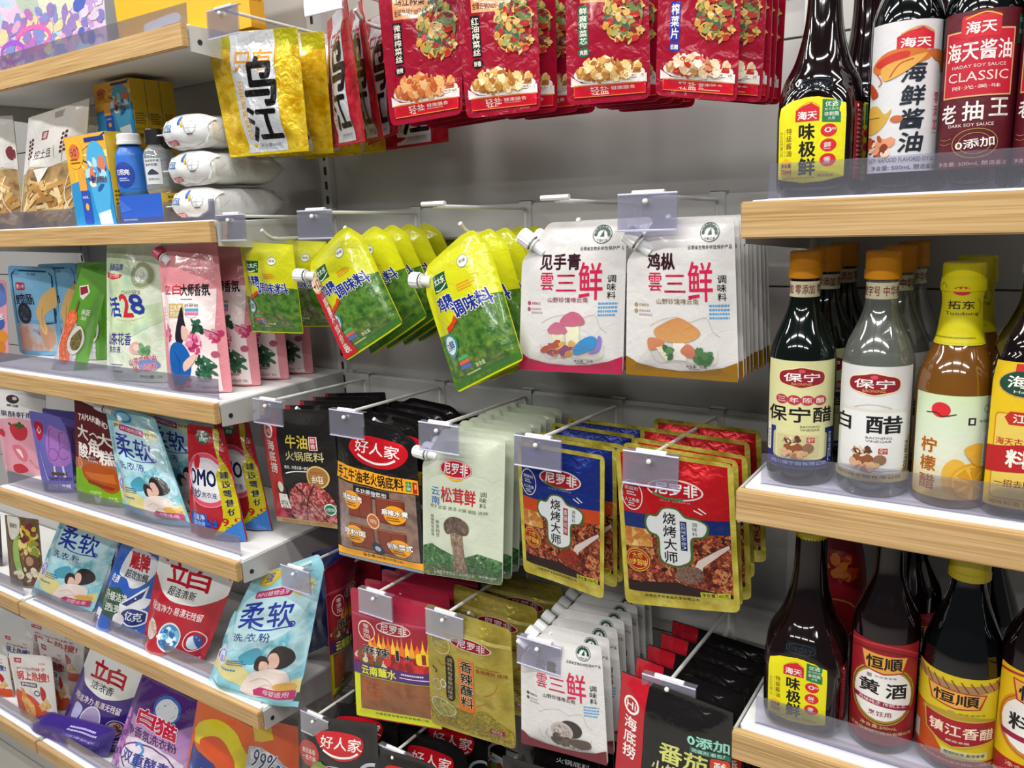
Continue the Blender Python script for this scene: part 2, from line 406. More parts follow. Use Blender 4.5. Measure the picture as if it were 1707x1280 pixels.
    for i in range(len(poly)):
        a = poly[i]; b = poly[(i+1) % len(poly)]; m = max(1, int(np.linalg.norm(b-a)/cell))
        for j in range(m): E_.append(a+(b-a)*j/m)
    E_ = np.array(E_); f0 = S(1)(E_, 0); b0 = Sb(E_, 0); m = len(E_)
    ar.raw(np.vstack([f0, b0]), [(i, (i+1) % m, m+(i+1) % m, m+i) for i in range(m)], ar.midx(rear_ext or back or base), np.tile(np.stack([E_[:, 0]/W, 1-E_[:, 1]/H], 1), (2, 1)))
    ar.draw(items); 
    o = ar.build(name, None, org)
    if spout:
        (su, sv), (tu, tv) = spout[:2]; r = spout[2] if len(spout) > 2 else .0085
        p0, p1 = S(1)(np.array([[su*W, sv*H], [tu*W, tv*H]]), 0); p0 = Vector(p0)-Nn*.0; p1 = Vector(p1); d = (p1-p0).normalized(); L_ = (p1-p0).length
        bm = bmesh.new(); add_tube(bm, [p0-d*.012, p0+d*L_*.35], [r*.75, r*.62], 14); add_tube(bm, [p0+d*L_*.16, p0+d*L_*.22], r*.95, 14)
        bm_obj('spout_neck', bm, mat('#dfe2e2', 'p'), o, smooth=False)
        bm = bmesh.new(); sg = 28; rings = []
        a = d.orthogonal().normalized(); b = d.cross(a)
        for t, q in ((.32, .92), (.36, 1), (.92, 1), (1, .85), (1.0, .001)):
            rings.append([bm.verts.new(p0+d*L_*t+(a*math.cos(2*math.pi*k/sg)+b*math.sin(2*math.pi*k/sg))*r*q*(1+(.05 if k % 2 and .3 < t < .95 else 0))) for k in range(sg)])
        for i in range(4):
            for k in range(sg): bm.faces.new((rings[i][k], rings[i][(k+1) % sg], rings[i+1][(k+1) % sg], rings[i+1][k]))
        bm_obj('cap', bm, mat(capcol, 'p'), o)
    lst = [o]
    lf = (label+', foremost') if n > 1 and labels is None else label
    tag(o, lf if labels is None else labels[0], cat, group or (label if n > 1 else None))
    rr = random.Random(seed+int(px[0][0]*3+px[0][1]))
    for k in range(1, n):
        c = copy_tree(o); j = jit
        st_ = step[k-1] if isinstance(step, list) else (step[0]*k, step[1]*k, step[2]*k)
        c.location = org+Vector((st_[0]+rr.uniform(-.002, .002)*j, st_[1], st_[2]+(0 if stand is not None else rr.uniform(-.0015, .0015)*j)))
        c.rotation_euler = (0 if stand is not None else rr.uniform(-.012, .012)*j, (0 if stand is not None else rr.uniform(-.03, .03)*j), rr.uniform(-.05, .05)*j)
        c['label'] = labels[k] if labels else label+', '+ORD[k]+' from front'
        c['group'] = group or label; lst.append(c)
    return lst
# ------------------------------------------------------------------ bottles
def bottle(name, label, cat, x, y, z, prof, glassmat, sec=2, capspec=None, arts=(), yaw=0, group=None, depth=1., round_above=None, cover=None):
    "prof: (height, radius) points; sec: superellipse power of the body; arts: (part name, z0, z1, centre angle deg, width m, base, items, finish)"
    pz = np.array([p[0] for p in prof]); pr = np.array([p[1] for p in prof])
    zz = np.unique(np.concatenate([np.linspace(pz[0], pz[-1], 110)])); rr0 = np.interp(zz, pz, pr)
    ker = np.array([.25, .5, .25]); rs = rr0.copy()
    for _ in range(14): rs[2:-2] = np.convolve(rs, ker, 'same')[2:-2]
    ra = round_above or 99
    def power(h): return sec if h < ra-.03 else (2+(sec-2)*max(0, (ra-h)/.03) if h < ra else 2)
    def rad(h, th):
        n = power(h); s_ = (abs(math.cos(th))**n+abs(math.sin(th))**n)**(-1/n)
        return np.interp(h, zz, rs)*s_
    def pt(h, th, off=0):
        r = rad(h, th)+off; return (r*math.sin(th), -r*math.cos(th)*depth, h)
    root = empty(name, (x, y, z), label, cat, group); root.rotation_euler = (0, 0, math.atan2(-x, y)+yaw)
    sg = 48; V = []; F = []
    for h in zz:
        for k in range(sg): V.append(pt(h, 2*math.pi*k/sg))
    nz = len(zz)
    for i in range(nz-1):
        for k in range(sg): F.append((i*sg+k, i*sg+(k+1) % sg, (i+1)*sg+(k+1) % sg, (i+1)*sg+k))
    F.append(tuple(range(sg))[::-1]); F.append(tuple((nz-1)*sg+k for k in range(sg)))
    mesh_obj('glass_body', V, F, None, [glassmat], root)
    if capspec:
        z0, z1, r, col = capspec[:4]; bm = bmesh.new(); rings = []
        for h, q in ((z0, 1.0), (z0+.001, 1.05), (z0+(z1-z0)*.32, 1.05), (z0+(z1-z0)*.35, 1.0), (z1-.002, 1.0), (z1, .93), (z1, .001)):
            rings.append([bm.verts.new((r*q*math.sin(t), -r*q*math.cos(t), h)) for t in [2*math.pi*k/32 for k in range(32)]])
        for i in range(len(rings)-1):
            for k in range(32): bm.faces.new((rings[i][k], rings[i][(k+1) % 32], rings[i+1][(k+1) % 32], rings[i+1][k]))
        bm_obj('cap', bm, mat(col, 'p'), root)
    for (pn, z0, z1, ang, wid_, base, items, fin, *ex) in arts:
        off0 = ex[0] if ex else .0004
        zm = (z0+z1)/2; ths = np.linspace(-math.pi, math.pi, 721); pp = np.array([pt(zm, t)[:2] for t in ths]); sl = np.concatenate([[0], np.cumsum(np.linalg.norm(np.diff(pp, axis=0), axis=1))])
        s0 = np.interp(math.radians(ang), ths, sl)
        def S(xy, off, s0=s0, sl=sl, ths=ths, z0=z0, z1=z1, w_=wid_, off0=off0):
            s_ = s0+xy[:, 0]-w_/2; th = np.interp(s_ % sl[-1], sl, ths)
            return np.array([pt(z1-yv, t, off0+off) for yv, t in zip(xy[:, 1], th)])
        ar = Art(wid_, z1-z0, S, (.004, .02 if abs(np.interp(z0, zz, rs)-np.interp(z1, zz, rs)) < .002 else .006), fin)
        ol = ex[1] if len(ex) > 1 else RECT; asp = (z1-z0)/wid_
        ar.lay(np.array(ol), [tuple(t) for t in tessellate_polygon([[Vector((a, b*asp, 0)) for a, b in ol]])], base, -1)
        ar.draw(items); ar.build(pn, root)
    return root
# ------------------------------------------------------------------ the gondola
XL, XR, XE, YB = -1.166, -.270, -2.07, 1.14
def struct(o): o['kind'] = 'structure'; return o
bm = bmesh.new()
zs = [-.0, .35, .70, 1.0685, 1.2765, 1.60, 1.925, 2.25]
for i in range(len(zs)-1): add_box(bm, (-3.4, YB, zs[i]+.0012), (1.6, YB+.012, zs[i+1]-.0012), 0, .0008)
struct(bm_obj('wall_back', bm, PANEL)); struct(box_obj('floor', (-6, -5, -.05), (5, 1.2, 0), mat('#8f8b85', 'w'), None, 0))
struct(box_obj('trim_1', (-3.4, YB+.002, 0), (1.6, YB+.04, 2.25), mat('#3a3a3a', 'w'), None, 0))
def upright(x, label, slots=True):
    o = box_obj('slotted_upright', (x-.013, YB-.012, .05), (x+.013, YB+.01, 2.25), STEEL); tag(o, label, 'upright', 'slotted uprights')
    if not slots: return
    bm = bmesh.new(); z = .1
    while z < 2.22:
        add_box(bm, (x-.001, YB-.0128, z), (x+.005, YB-.0115, z+.015)); z += .027
    bm_obj('slots', bm, DARKHOLE, o)
upright(XL, 'slotted grey upright between the left shelves and the hanging pouches')
upright(XR, 'plain grey upright at the left end of the bottle shelves', False)
upright(XE, 'slotted grey upright behind the laundry bags at far left')
def shelf(x0, x1, yf, z, label, end_l=False, end_r=True, rail=True, drop=.035):
    o = empty('shelf', ((x0+x1)/2, yf, z), label, 'shelf', 'wood-fronted shelves'); ox, oy, oz = o.location
    def bx(n, a, b, m, bev=.001, par=None):
        return box_obj(n, (a[0]-ox, a[1]-oy, a[2]-oz), (b[0]-ox, b[1]-oy, b[2]-oz), m, par or o, bev)
    bx('board', (x0+.004, yf+.020, z-.022), (x1-.004, YB-.003, z), WHITE)
    fa = bx('wood_fascia', (x0, yf, z-drop), (x1, yf+.012, z+.001), WOOD, .0015)
    bx('price_channel', (x0+.008, yf+.0125, z-.008), (x1-.008, yf+.0245, z+.0022), mat('#f6f6f6', 'w'), .0008)
    for s, on in ((x0, end_l), (x1, end_r)):
        d = .0016; bm = bmesh.new()
        pr = [(yf+.013, z-drop-.006), (yf+.013, z-.002), (YB-.004, z-.001), (YB-.004, z-drop-.030)]
        va = [bm.verts.new((s-d-ox, y-oy, q-oz)) for y, q in pr]; vb = [bm.verts.new((s+d-ox, y-oy, q-oz)) for y, q in pr]
        bm.faces.new(va); bm.faces.new(vb[::-1])
        for i in range(4): bm.faces.new((va[i], vb[i], vb[(i+1) % 4], va[(i+1) % 4]))
        b = bm_obj('bracket', bm, STEEL, o)
        bm = bmesh.new(); add_tube(bm, [(s-.003-ox, .03, -drop*.72), (s+.003-ox, .03, -drop*.72)], .0042, 12); bm_obj('bolt_hole', bm, DARKHOLE, b)
    if rail:
        bm = bmesh.new()
        for k in range(1):
            y0 = yf+.026; a = [(x0+.02-ox, y0-oy), (x1-.02-ox, y0-oy)]
            V = [(a[0][0], a[0][1], .001), (a[1][0], a[0][1], .001), (a[1][0], a[0][1]+.003, .038), (a[0][0], a[0][1]+.003, .038)]
            v1 = [bm.verts.new(q) for q in V]; v2 = [bm.verts.new((q[0], q[1]+.0012, q[2])) for q in V]
            bm.faces.new(v1); bm.faces.new(v2[::-1])
            for i in range(4): bm.faces.new((v1[i], v2[i], v2[(i+1) % 4], v1[(i+1) % 4]))
        bm_obj('clear_front_lip', bm, CLEAR, o)
        bx('lip_foot', (x0+.02, yf+.024, z+.0005), (x1-.02, yf+.03, z+.003), mat('#c9c9da', 'p'), .0005)
    return o
Z1, Z2, Z3, Z4, Z5, Z6 = CAMZ+.307, CAMZ, CAMZ-.306, CAMZ-.601, CAMZ-.906, CAMZ-1.288
shelf(XE+.003, XL, .850, Z1, 'topmost wood-fronted shelf at left, under the yellow bag')
shelf(XE+.003, XL, .858, Z2, 'wood-fronted shelf at left holding fries bags and wet wipes')
shelf(XE+.003, XL, .822, Z3, 'wood-fronted shelf at left holding the pink laundry pouches')
shelf(XE+.003, XL, .826, Z4, 'wood-fronted shelf at left holding pouches of laundry liquid')
shelf(XE+.003, XL, .832, Z5, 'wood-fronted shelf at left holding the large laundry powder bags')
shelf(XE+.003, XL, .812, Z6, 'lowest wood-fronted shelf at left holding purple powder bags')
shelf(-2.97, XE-.003, .832, Z5, 'far-left shelf continuing beside the blue powder bag shelf')
shelf(-2.97, XE-.003, .812, Z6, 'far-left lowest shelf in front of the small white snack bags')
R1, R2, R3 = CAMZ-.005, CAMZ-.3185, CAMZ-.6235
for z, l in ((R1, 'top right shelf holding the large soy sauce bottles'), (R2, 'middle right shelf holding four kinds of vinegar bottle'), (R3, 'lowest right shelf holding red labelled bottles')):
    shelf(XR+.002, .63, .838, z, 'wood-fronted '+l, True, True, True, .0365)
struct(box_obj('baseboard_left', (-2.97, .84, 0), (XL, .85, Z6-.05), mat('#b8b5ae', 'w'), None, .001))
# rails and hooks of the middle bay
ROWZ = [CAMZ+.310, CAMZ-.003, CAMZ-.316, CAMZ-.622, CAMZ-.915]
ROWN = ['above the packs hung highest', 'behind the lime pouches', 'behind the hotpot base packs', 'behind the red dipping powder packs', 'behind the lowest black packs']
for z, l in zip(ROWZ, ROWN):
    o = box_obj('hook_rail', (XL+.016, YB-.022, z-.045), (XR-.016, YB-.010, z+.010), STEEL, None, .003); tag(o, 'flat grey steel hook rail '+l, 'rail', 'hook rails')
    bm = bmesh.new()
    for x in (XL+.02, XR-.02): add_box(bm, (x-.006, YB-.011, z-.05), (x+.006, YB-.001, z+.014), 0, .001)
    bm_obj('rail_end_tab', bm, STEEL, o)
def make_hook():
    root = empty('display_hook', (0, 0, 0))
    bm = bmesh.new(); add_box(bm, (-.012, -.0195, -.052), (.012, -.0165, .014), 0, .001); add_box(bm, (-.012, -.0195, .011), (.012, -.004, .014), 0, .001); bm_obj('back_clip', bm, STEEL, root)
    bm = bmesh.new(); add_tube(bm, [(0, -.018, -.034), (0, -.16, -.032), (0, -.175, -.030), (0, -.186, -.024), (0, -.196, -.015)], .0032, 10); bm_obj('prong', bm, WIRE, root, smooth=False)
    bm = bmesh.new(); add_tube(bm, [(0, -.019, -.03), (0, -.019, -.004), (0, -.024, .002), (0, -.252, .010)], .0027, 10)
    add_tube(bm, [(-.020, -.254, .0135), (.020, -.254, .0135)], .0034, 10); bm_obj('label_arm', bm, WIRE, root)
    bm = bmesh.new()
    def quad(pts, t=.0009):
        n = (Vector(pts[1])-Vector(pts[0])).cross(Vector(pts[2])-Vector(pts[0])).normalized()*t
        a = [bm.verts.new(p) for p in pts]; b = [bm.verts.new(Vector(p)+n) for p in pts]
        bm.faces.new(a); bm.faces.new(b[::-1])
        for i in range(4): bm.faces.new((a[i], b[i], b[(i+1) % 4], a[(i+1) % 4]))
    w_ = .037
    quad([(-w_, -.259, .012), (w_, -.259, .012), (w_, -.262, -.029), (-w_, -.262, -.029)])
    quad([(-w_, -.2565, .011), (w_, -.2565, .011), (w_, -.259, -.029), (-w_, -.259, -.029)])
    quad([(-w_, -.259, .013), (w_, -.259, .013), (w_, -.249, .013), (-w_, -.249, .013)])
    h = bm_obj('label_holder', bm, CLEAR2, root)
    for ey, ez, er in ((-.2605, -.029, .0014), (-.258, .0125, .0012)):
        bm = bmesh.new(); add_tube(bm, [(-w_, ey, ez), (w_, ey, ez)], er, 6); bm_obj('holder_edge', bm, mat('#e4e2f4', 'p'), h)
    bm = bmesh.new(); bmesh.ops.create_uvsphere(bm, u_segments=12, v_segments=8, radius=.0034); bmesh.ops.translate(bm, vec=(0, -.2635, .004), verts=bm.verts); bm_obj('stud', bm, WIRE, h, smooth=True)
    return root
HOOK0 = make_hook(); used = [False]
def hook(x, row, label, dz=0, tilt=0, yaw=0, holder=True):
    o = HOOK0 if not used[0] else copy_tree(HOOK0); used[0] = True
    o.location = (x, YB-.004, ROWZ[row]+dz); o.rotation_euler = (tilt, 0, yaw); tag(o, label, 'hook', 'display hooks')
    if not holder:
        for c in list(o.children):
            if c.name.startswith('label_holder'):
                for g in list(c.children): bpy.data.objects.remove(g)
                bpy.data.objects.remove(c)
    return o
HL = [(-1.099, 0, 'white wire hook holding the yellow packs at upper left'), (-.878, 0, 'white wire hook holding the narrow red and white packs'),
 (-.700, 0, 'white wire hook holding the two left red pickle pouches'), (-.480, 0, 'white wire hook holding the two right red pickle pouches'),
 (-1.137, 1, 'white wire hook holding the short lime packs'), (-.938, 1, 'white wire hook holding the lime pouch with a red strip'),
 (-.708, 1, 'bare-armed wire hook holding the largest lime pouches'), (-.515, 1, 'bare-armed wire hook holding the white pouch with pink mushrooms'),
 (-.390, 1, 'white wire hook holding the white pouches with brown mushrooms'), (-1.096, 2, 'white wire hook holding black hotpot packs with red strips'),
 (-.909, 2, 'white wire hook holding black packs with an orange band'), (-.722, 2, 'white wire hook holding the pale green mushroom pouches'),
 (-.552, 2, 'white wire hook holding the blue barbecue pouches'), (-.388, 2, 'white wire hook holding the red barbecue pouches'),
 (-1.072, 3, 'white wire hook right of the big pale blue bag'), (-.880, 3, 'white wire hook holding the red and yellow chilli powder packs'),
 (-.735, 3, 'white wire hook holding the olive gold dipping powder packs'), (-.563, 3, 'white wire hook holding the truffle pouches'),
 (-.365, 3, 'white wire hook holding black tomato hotpot packs'), (-1.063, 4, 'white wire hook at the bottom by the shelf corner'),
 (-.866, 4, 'white wire hook at the bottom with an arched black pack'), (-.680, 4, 'white wire hook at the bottom, mostly hidden under gold packs')]
for x, r, l in HL: hook(x, r, l, holder=(x, r) not in ((-.708, 1), (-.515, 1)))


WH = '#f2f2f2'
def pickle(name, plate, seal, food):
    return [R(.2, .1, .64, .28, '#dd9c6c'), T('乌江榨菜', .24, .13, .6, .19, '#1c1410', .02), T('全球热销200亿包', .22, .21, .62, .26, '#5a1c10', .01),
     B(.52, .18, .95, .58, ['#9ba05a', '#c78f3e', '#6d7d44', '#b6322c', '#d9b064', '#7c2a2a', '#47604a'], 190, .042, 3), RING(.66, .5, .1, .055, '#d8b458'), RING(.84, .3, .1, .055, '#caa050'), RING(.72, .36, .07, .04, '#c9c97a'),
     R(.17, .3, .31, .585, plate), T(name, .185, .31, .295, .575, '#f4ecdc', .02, 1), E(.24, .63, .085, .035, plate), T(seal, .185, .612, .295, .648, '#f4ecdc', .02),
     E(.52, .79, .43, .075, '#e4dcd6'), E(.52, .785, .39, .06, food[0]), B(.14, .69, .90, .83, food, 170, .052, 5), PG([(.06, .80), (.2, .85), (.5, .868), (.8, .85), (.97, .80), (.97, .87), (.06, .87)], '#e4dcd6'),
     R(.7, .80, .95, .83, '#efe6e0'), T('净含量:80克+8克', .71, .804, .94, .826, '#5a1c20', .0),
     R(.09, .865, .96, .955, '#c4182c'), CV([(.1, .87), (.95, .87), (.95, .95), (.1, .95), (.1, .87)], '#d89040', .006), T('轻盐', .3, .88, .52, .94, '#f4d8cc', .01), T('健康膳食', .55, .885, .84, .912, '#f4d8cc', 0), LN(.55, .918, .84, .94, '#e8b8a8', 2)]
RED = '#98122c'
def red(px, Y, art, n, label, step, **k): return bag('pickle_pouch', label, 'pouch', RED, art, px, Y, n=n, step=step, fin='c', bulge=.007, rad=.09, seal=.012, noise=.0009, group='red pickle pouches '+k.pop('gr'), **k)
o_food = ['#d88a50', '#e8a868', '#c06a38', '#e0b080', '#b85a30']; y_food = ['#d8a860', '#e8c888', '#b8803c', '#f0dcb0', '#a86a34']; w_food = ['#d8b890', '#e8d0b0', '#b88858', '#f0e4cc', '#c03028']
red([(628, -32), (768, -42), (773, 190), (650, 211)], [.925, .915, .915, .925], pickle('微辣榨菜丝', '#1c1a1a', '微辣', o_food), 4, 'red pickle pouch with black name plate and shredded pickle, leftmost', (.004, .034, 0), gr='leftmost column')
red([(758, -45), (893, -50), (903, 184), (777, 198)], [.90, .905, .905, .90], pickle('红油榨菜丝', '#1c1a1a', '鲜香', y_food), 4, 'red pickle pouch with thick yellow strips on a plate', (.010, .030, 0), gr='second column')
red([(942, -60), (1080, -62), (1084, 164), (946, 176)], [.90, .90, .90, .90], pickle('鲜爽榨菜芯', '#1c6a4c', '爽脆', y_food), 5, 'red pickle pouch with a green name plate', (.002, .030, 0), gr='third column')
red([(1100, -66), (1238, -66), (1229, 170), (1092, 159)], [.89, .89, .89, .89], pickle('榨菜片', '#2438a0', '低糖', w_food), 6, 'red pickle pouch with a blue name plate', [(.018, .028, 0), (.022, .04, 0), (.024, .052, 0), (.02, .064, 0), (.024, .078, 0)], gr='fourth column')
def wj(mid, hot, side, lite, top):
    return [R(.27, 0, .76, .975, '#dfe2e8'), R(.0, .0, .27, .13, top), R(.76, 0, 1, .13, top), T('只有', .30, .155, .74, .33, hot, .02), T('乌', .40, .22, .75, .60, '#12100e', .035), T('江', .36, .62, .74, .88, '#12100e', .035),
     R(.31, .40, .38, .86, lite), T('正宗脆榨菜芯', .315, .40, .375, .86, hot, 0, 1), R(.4, .9, .7, .955, '#c8ccd2'), T('净含量50克', .42, .905, .68, .935, '#888', 0),
     CV([(0, .985), (.1, .99), (.2, .985), (.35, .99), (.5, .985), (.7, .99), (1, .985)], side, .02)]
YEL = 'N:#c89200,#e0b408,#f2d23a,#d8a000:6'
bag('snack_pack', 'yellow foil pickle pack with white centre and black brushed lettering', 'snack pack', YEL, wj(0, '#e8a030', '#e8cc20', '#efe6d0', '#b8b41a'), [(343, 56), (495, 45), (516, 252), (384, 263)], [.925, .915, .915, .925], n=4, step=(.012, .045, 0), fin='f', noise=.0026, bulge=.011, rad=0, seal=.02, cell=.006, seed=4)
REDF = 'N:#8c0f20,#c01c30,#d83a48:6'
ra = wj(0, '#b8203c', '#d03040', '#f0e0e0', '#c83040')
for px, Y, l in (([(546, 37), (578, -4), (608, 236), (553, 247)], [.99, .905, .905, .975], 'narrow red and white pickle pack turned edge-on, nearest'),
                 ([(583, 20), (603, -2), (640, 232), (602, 238)], [1.03, .95, .95, 1.02], 'red and white pickle pack squeezed behind the edge-on one'),
                 ([(604, 38), (664, 10), (662, 222), (612, 244)], [1.06, 1.0, 1.0, 1.06], 'third red and white pickle pack with black brushed lettering'),
                 ([(630, 60), (742, 48), (748, 236), (632, 252)], [1.09, 1.085, 1.085, 1.09], 'red and white pack hanging low behind the leftmost pickle pouch')):
    bag('snack_pack', l, 'snack pack', REDF, ra, px, Y, fin='f', noise=.0026, bulge=.009, rad=0, seal=.018, cell=.006)
# lime pouches
def lime(strip=False, bagtype=False):
    a = [PG([(0, .60), (.2, .62), (.45, .50), (.7, .46), (1, .50), (1, .985), (0, .985)], 'N:#264a1e,#3a6426,#587c30,#2e5624:9'), PG([(0, .78), (.3, .74), (.65, .8), (1, .76), (1, .9), (0, .92)], 'N:#2e5624,#486c2c,#788c38:12'), PG([(0, .93), (1, .93), (1, .985), (0, .985)], '#3a6c28'),
     R(.17, .20, .39, .325, '#14503a'), T('太太乐', .19, .225, .37, .275, '#e6e8c8', .02), CV([(.19, .31), (.26, .318), (.33, .305), (.38, .285)], '#e6e8c8', .012),
     E(.66, .19, .075, .048, '#e4e6d4'), RING(.66, .19, .07, .044, '#8a8c8a', .008), T('鲜美', .615, .175, .705, .203, '#667', 0),
     T('鸡精', .15, .36, .40, .47, '#1a2c8a', .03, sh=-.2, ol=('#f4f0d0', .03)), T('调味料', .36, .43, .88, .55, '#1a2c8a', .03, sh=-.2, ol=('#f4f0d0', .03)), LN(.5, .33, .74, .39, '#e08828', 3),
     PG([(.2, .58), (.3, .56), (.36, .52), (.38, .56), (.3, .60), (.2, .62)], '#c83a1c'), E(.17, .70, .12, .085, '#3c8478'), E(.17, .70, .09, .064, '#cfe0e0'), T('3鲜', .10, .67, .24, .735, '#1c4a8a', .02),
     R(.22, .80, .37, .825, '#48a060'), R(.22, .83, .37, .855, '#d06048'), R(.22, .86, .37, .885, '#5868b8'), T('净含量', .42, .88, .56, .91, '#e8f0c0', 0), LN(.25, .92, .5, .94, '#c0d890', 1)]
    if strip: a += [PG([(0, .28), (.13, .33), (.2, .6), (.24, .985), (0, .985)], '#b8202c'), E(.10, .31, .115, .08, '#ead8b0'), RING(.10, .31, .105, .072, '#9a5a30', .008), T('+12', .02, .275, .19, .35, '#8c1420', .03), T('加量不加价装', .07, .44, .17, .96, '#f4e8d8', .02, 1)]
    return a
LIME = 'G:#b6ba10,#c2c416,#cccc24'
LO = [(.70, 0), (.86, .0), (1, .15), (1, 1), (0, 1), (0, .27), (.12, .10)]
bag('seasoning_pouch', 'short lime chicken seasoning pack with flat top', 'pouch', LIME, lime(), [(399, 402), (488, 408), (505, 556), (421, 553)], [.945, .93, .93, .94], n=2, step=(.0, .075, 0), noise=.003, bulge=.014, fin='c', rad=0, cell=.007, seed=3, group='short lime seasoning packs', labels=['short lime chicken seasoning pack with a creased folded top, foremost', 'short lime chicken seasoning pack mostly hidden behind the creased one'])
bag('seasoning_pouch', 'lime spouted seasoning pouch with red bonus strip down its side', 'pouch', LIME, lime(True), [(499, 428), (593, 368), (671, 539), (579, 602)], [.935, .925, .90, .905], LO, spout=((.03, .2), (-.12, .14), .0105), bulge=.012, noise=.0014, fin='c', cell=.006)
bag('seasoning_pouch', 'lime spouted seasoning pouch behind the red-stripped one', 'pouch', LIME, lime(), [(545, 425), (640, 367), (712, 528), (621, 592)], [.975, .965, .945, .95], LO, spout=((.03, .2), (-.10, .14), .010), n=4, step=(.0, .042, 0), bulge=.009, noise=.0014, fin='c', cell=.006, where='of four')
bag('seasoning_pouch', 'large lime spouted chicken seasoning pouch tilted beside the white pouches', 'pouch', LIME, lime(), [(692, 428), (806, 374), (874, 600), (762, 655)], [.93, .92, .885, .89], LO, spout=((.03, .19), (-.11, .15), .0115), n=5, step=(.0, .042, 0), bulge=.012, noise=.0014, fin='c', cell=.006, group='large lime spouted seasoning pouches')
# white mushroom pouches
def san(nm, wave, sub, mush, both=False):
    em = [RING(.79, .085, .085, .056, '#1c4438', .006), PG([(.77, .1), (.8, .06), (.81, .1)], '#1c4438'), T('YBCF', .74, .115, .84, .13, '#1c4438', 0)] + [E(.79+.06*math.cos(t), .085+.04*math.sin(t), .014, .012, '#1c4438') for t in [math.pi+k*math.pi/7 for k in range(8)]]
    a = em+[T('云南省生物多样性保护产品', .6, .16, .975, .185, '#302a2c', .005), T(nm, .22, .205, .22+.13*len(nm), .305, '#341420', .03), T('雲', .23, .325, .36, .44, '#cc2450', .005), T('三', .385, .33, .575, .46, '#cc2450', .005), T('鲜', .60, .26, .81, .50, '#cc2450', .008),
     T('调味料', .85, .34, .92, .50, '#1c1a1c', .01, 1), T('山野珍馐唯云南', .31, .485, .69, .52, sub, .005), E(.10, .53, .02, .014, sub), T('鲜嫩鲜活', .13, .52, .23, .54, sub, 0), LN(.13, .56, .27, .61, '#b0a4a4', 2), E(.10, .57, .02, .014, sub), LN(.78, .52, .94, .62, '#4a9ad0', 4, 2)]
    cp, st, acc = mush
    CVS = [CV([(.25, .66), (.35, .62), (.5, .6), (.6, .63), (.75, .6), (.8, .68), (.86, .72)], '#c8b8a0', .004), CV([(.24, .8), (.3, .9), (.5, .89), (.8, .9), (.84, .8)], '#b8c8a8', .004)]
    if nm == '见手青': m = [PG([(.36, .72), (.47, .72), (.5, .86), (.38, .84)], '#dcdcb8'), PG([(.5, .66), (.62, .66), (.63, .86), (.5, .86)], '#e4e2c0'), SM([(.32, .72), (.34, .68), (.41, .65), (.48, .68), (.51, .72), (.41, .735)], cp), SM([(.44, .66), (.47, .61), (.55, .58), (.63, .6), (.67, .655), (.55, .68)], cp), B(.3, .80, .6, .88, ['#c88a4c', '#b0543c', '#8a4c78', '#d8a868'], 30, .05, 2), SM([(.56, .84), (.62, .78), (.72, .74), (.78, .76), (.76, .82), (.68, .85), (.58, .87)], acc), SM([(.7, .86), (.8, .84), (.82, .76), (.79, .74), (.77, .82)], '#8a78c0')]
    elif nm == '鸡枞': m = [PG([(.46, .74), (.56, .74), (.57, .88), (.45, .88)], '#e8e6dc'), SM([(.28, .70), (.33, .66), (.5, .605), (.64, .65), (.7, .70), (.62, .75), (.48, .765), (.34, .75)], 'G:#d8a868,#c08050,#d89868'), SM([(.23, .74), (.36, .75), (.36, .79), (.24, .82)], '#c8805c'), PG([(.3, .8), (.36, .79), (.43, .88), (.38, .89)], '#e4dcc0'), SM([(.52, .82), (.58, .77), (.64, .79), (.68, .84), (.6, .86)], '#c8785c'), B(.38, .78, .46, .88, ['#3c6a3c', '#5c8a54'], 16, .03, 3), B(.64, .80, .8, .9, ['#3c6a3c', '#4c7a4c'], 22, .035, 4)]
    else: m = [E(.62, .75, .13, .075, '#3a302e'), E(.52, .78, .13, .078, '#b8aca8'), E(.52, .78, .10, .06, 'V:#8a7c78,#c8beba,#6a5c58:60'), SM([(.6, .84), (.8, .82), (.84, .87), (.76, .91), (.62, .9)], '#5c4c46'), B(.4, .84, .6, .9, ['#6a5c56', '#4c403c'], 14, .05, 4), CV([(.36, .78), (.33, .84), (.38, .88)], '#78887a', .005)]
    return a+CVS+m+[PG([(0, .87), (.12, .91), (.3, .94), (.5, .95), (.7, .94), (.88, .91), (1, .875), (1, .996), (0, .996)], wave), T('净含量：52克', .56, .905, .74, .924, '#2a2426', .005), LN(.58, .928, .72, .936, '#403a3c', 1)]
PALE = '#d4d1cf'
bag('seasoning_pouch', 'white spouted pouch with pink mushrooms and a magenta foot', 'pouch', PALE, san('见手青', '#b81c4c', '#a84c60', ('G:#d890a4,#b04c6c,#c87890', 0, '#3c8cc8')), [(872, 372), (1046, 366), (1038, 625), (866, 616)], .905, CUTL, spout=((.16, .16), (.0, .07), .011), n=3, step=(.004, .028, 0), bulge=.009, fin='g', noise=.0011)
bag('seasoning_pouch', 'white spouted pouch with brown mushrooms and an ochre foot', 'pouch', PALE, san('鸡枞', '#8c6414', '#a08c5c', ('#c08050', 0, '#3c8cc8')), [(1046, 368), (1224, 361), (1232, 638), (1044, 624)], .895, CUTL, spout=((.16, .16), (.0, .07), .011), n=9, step=(.0, .0155, 0), bulge=.008, fin='g', noise=.0011, jit=.4)

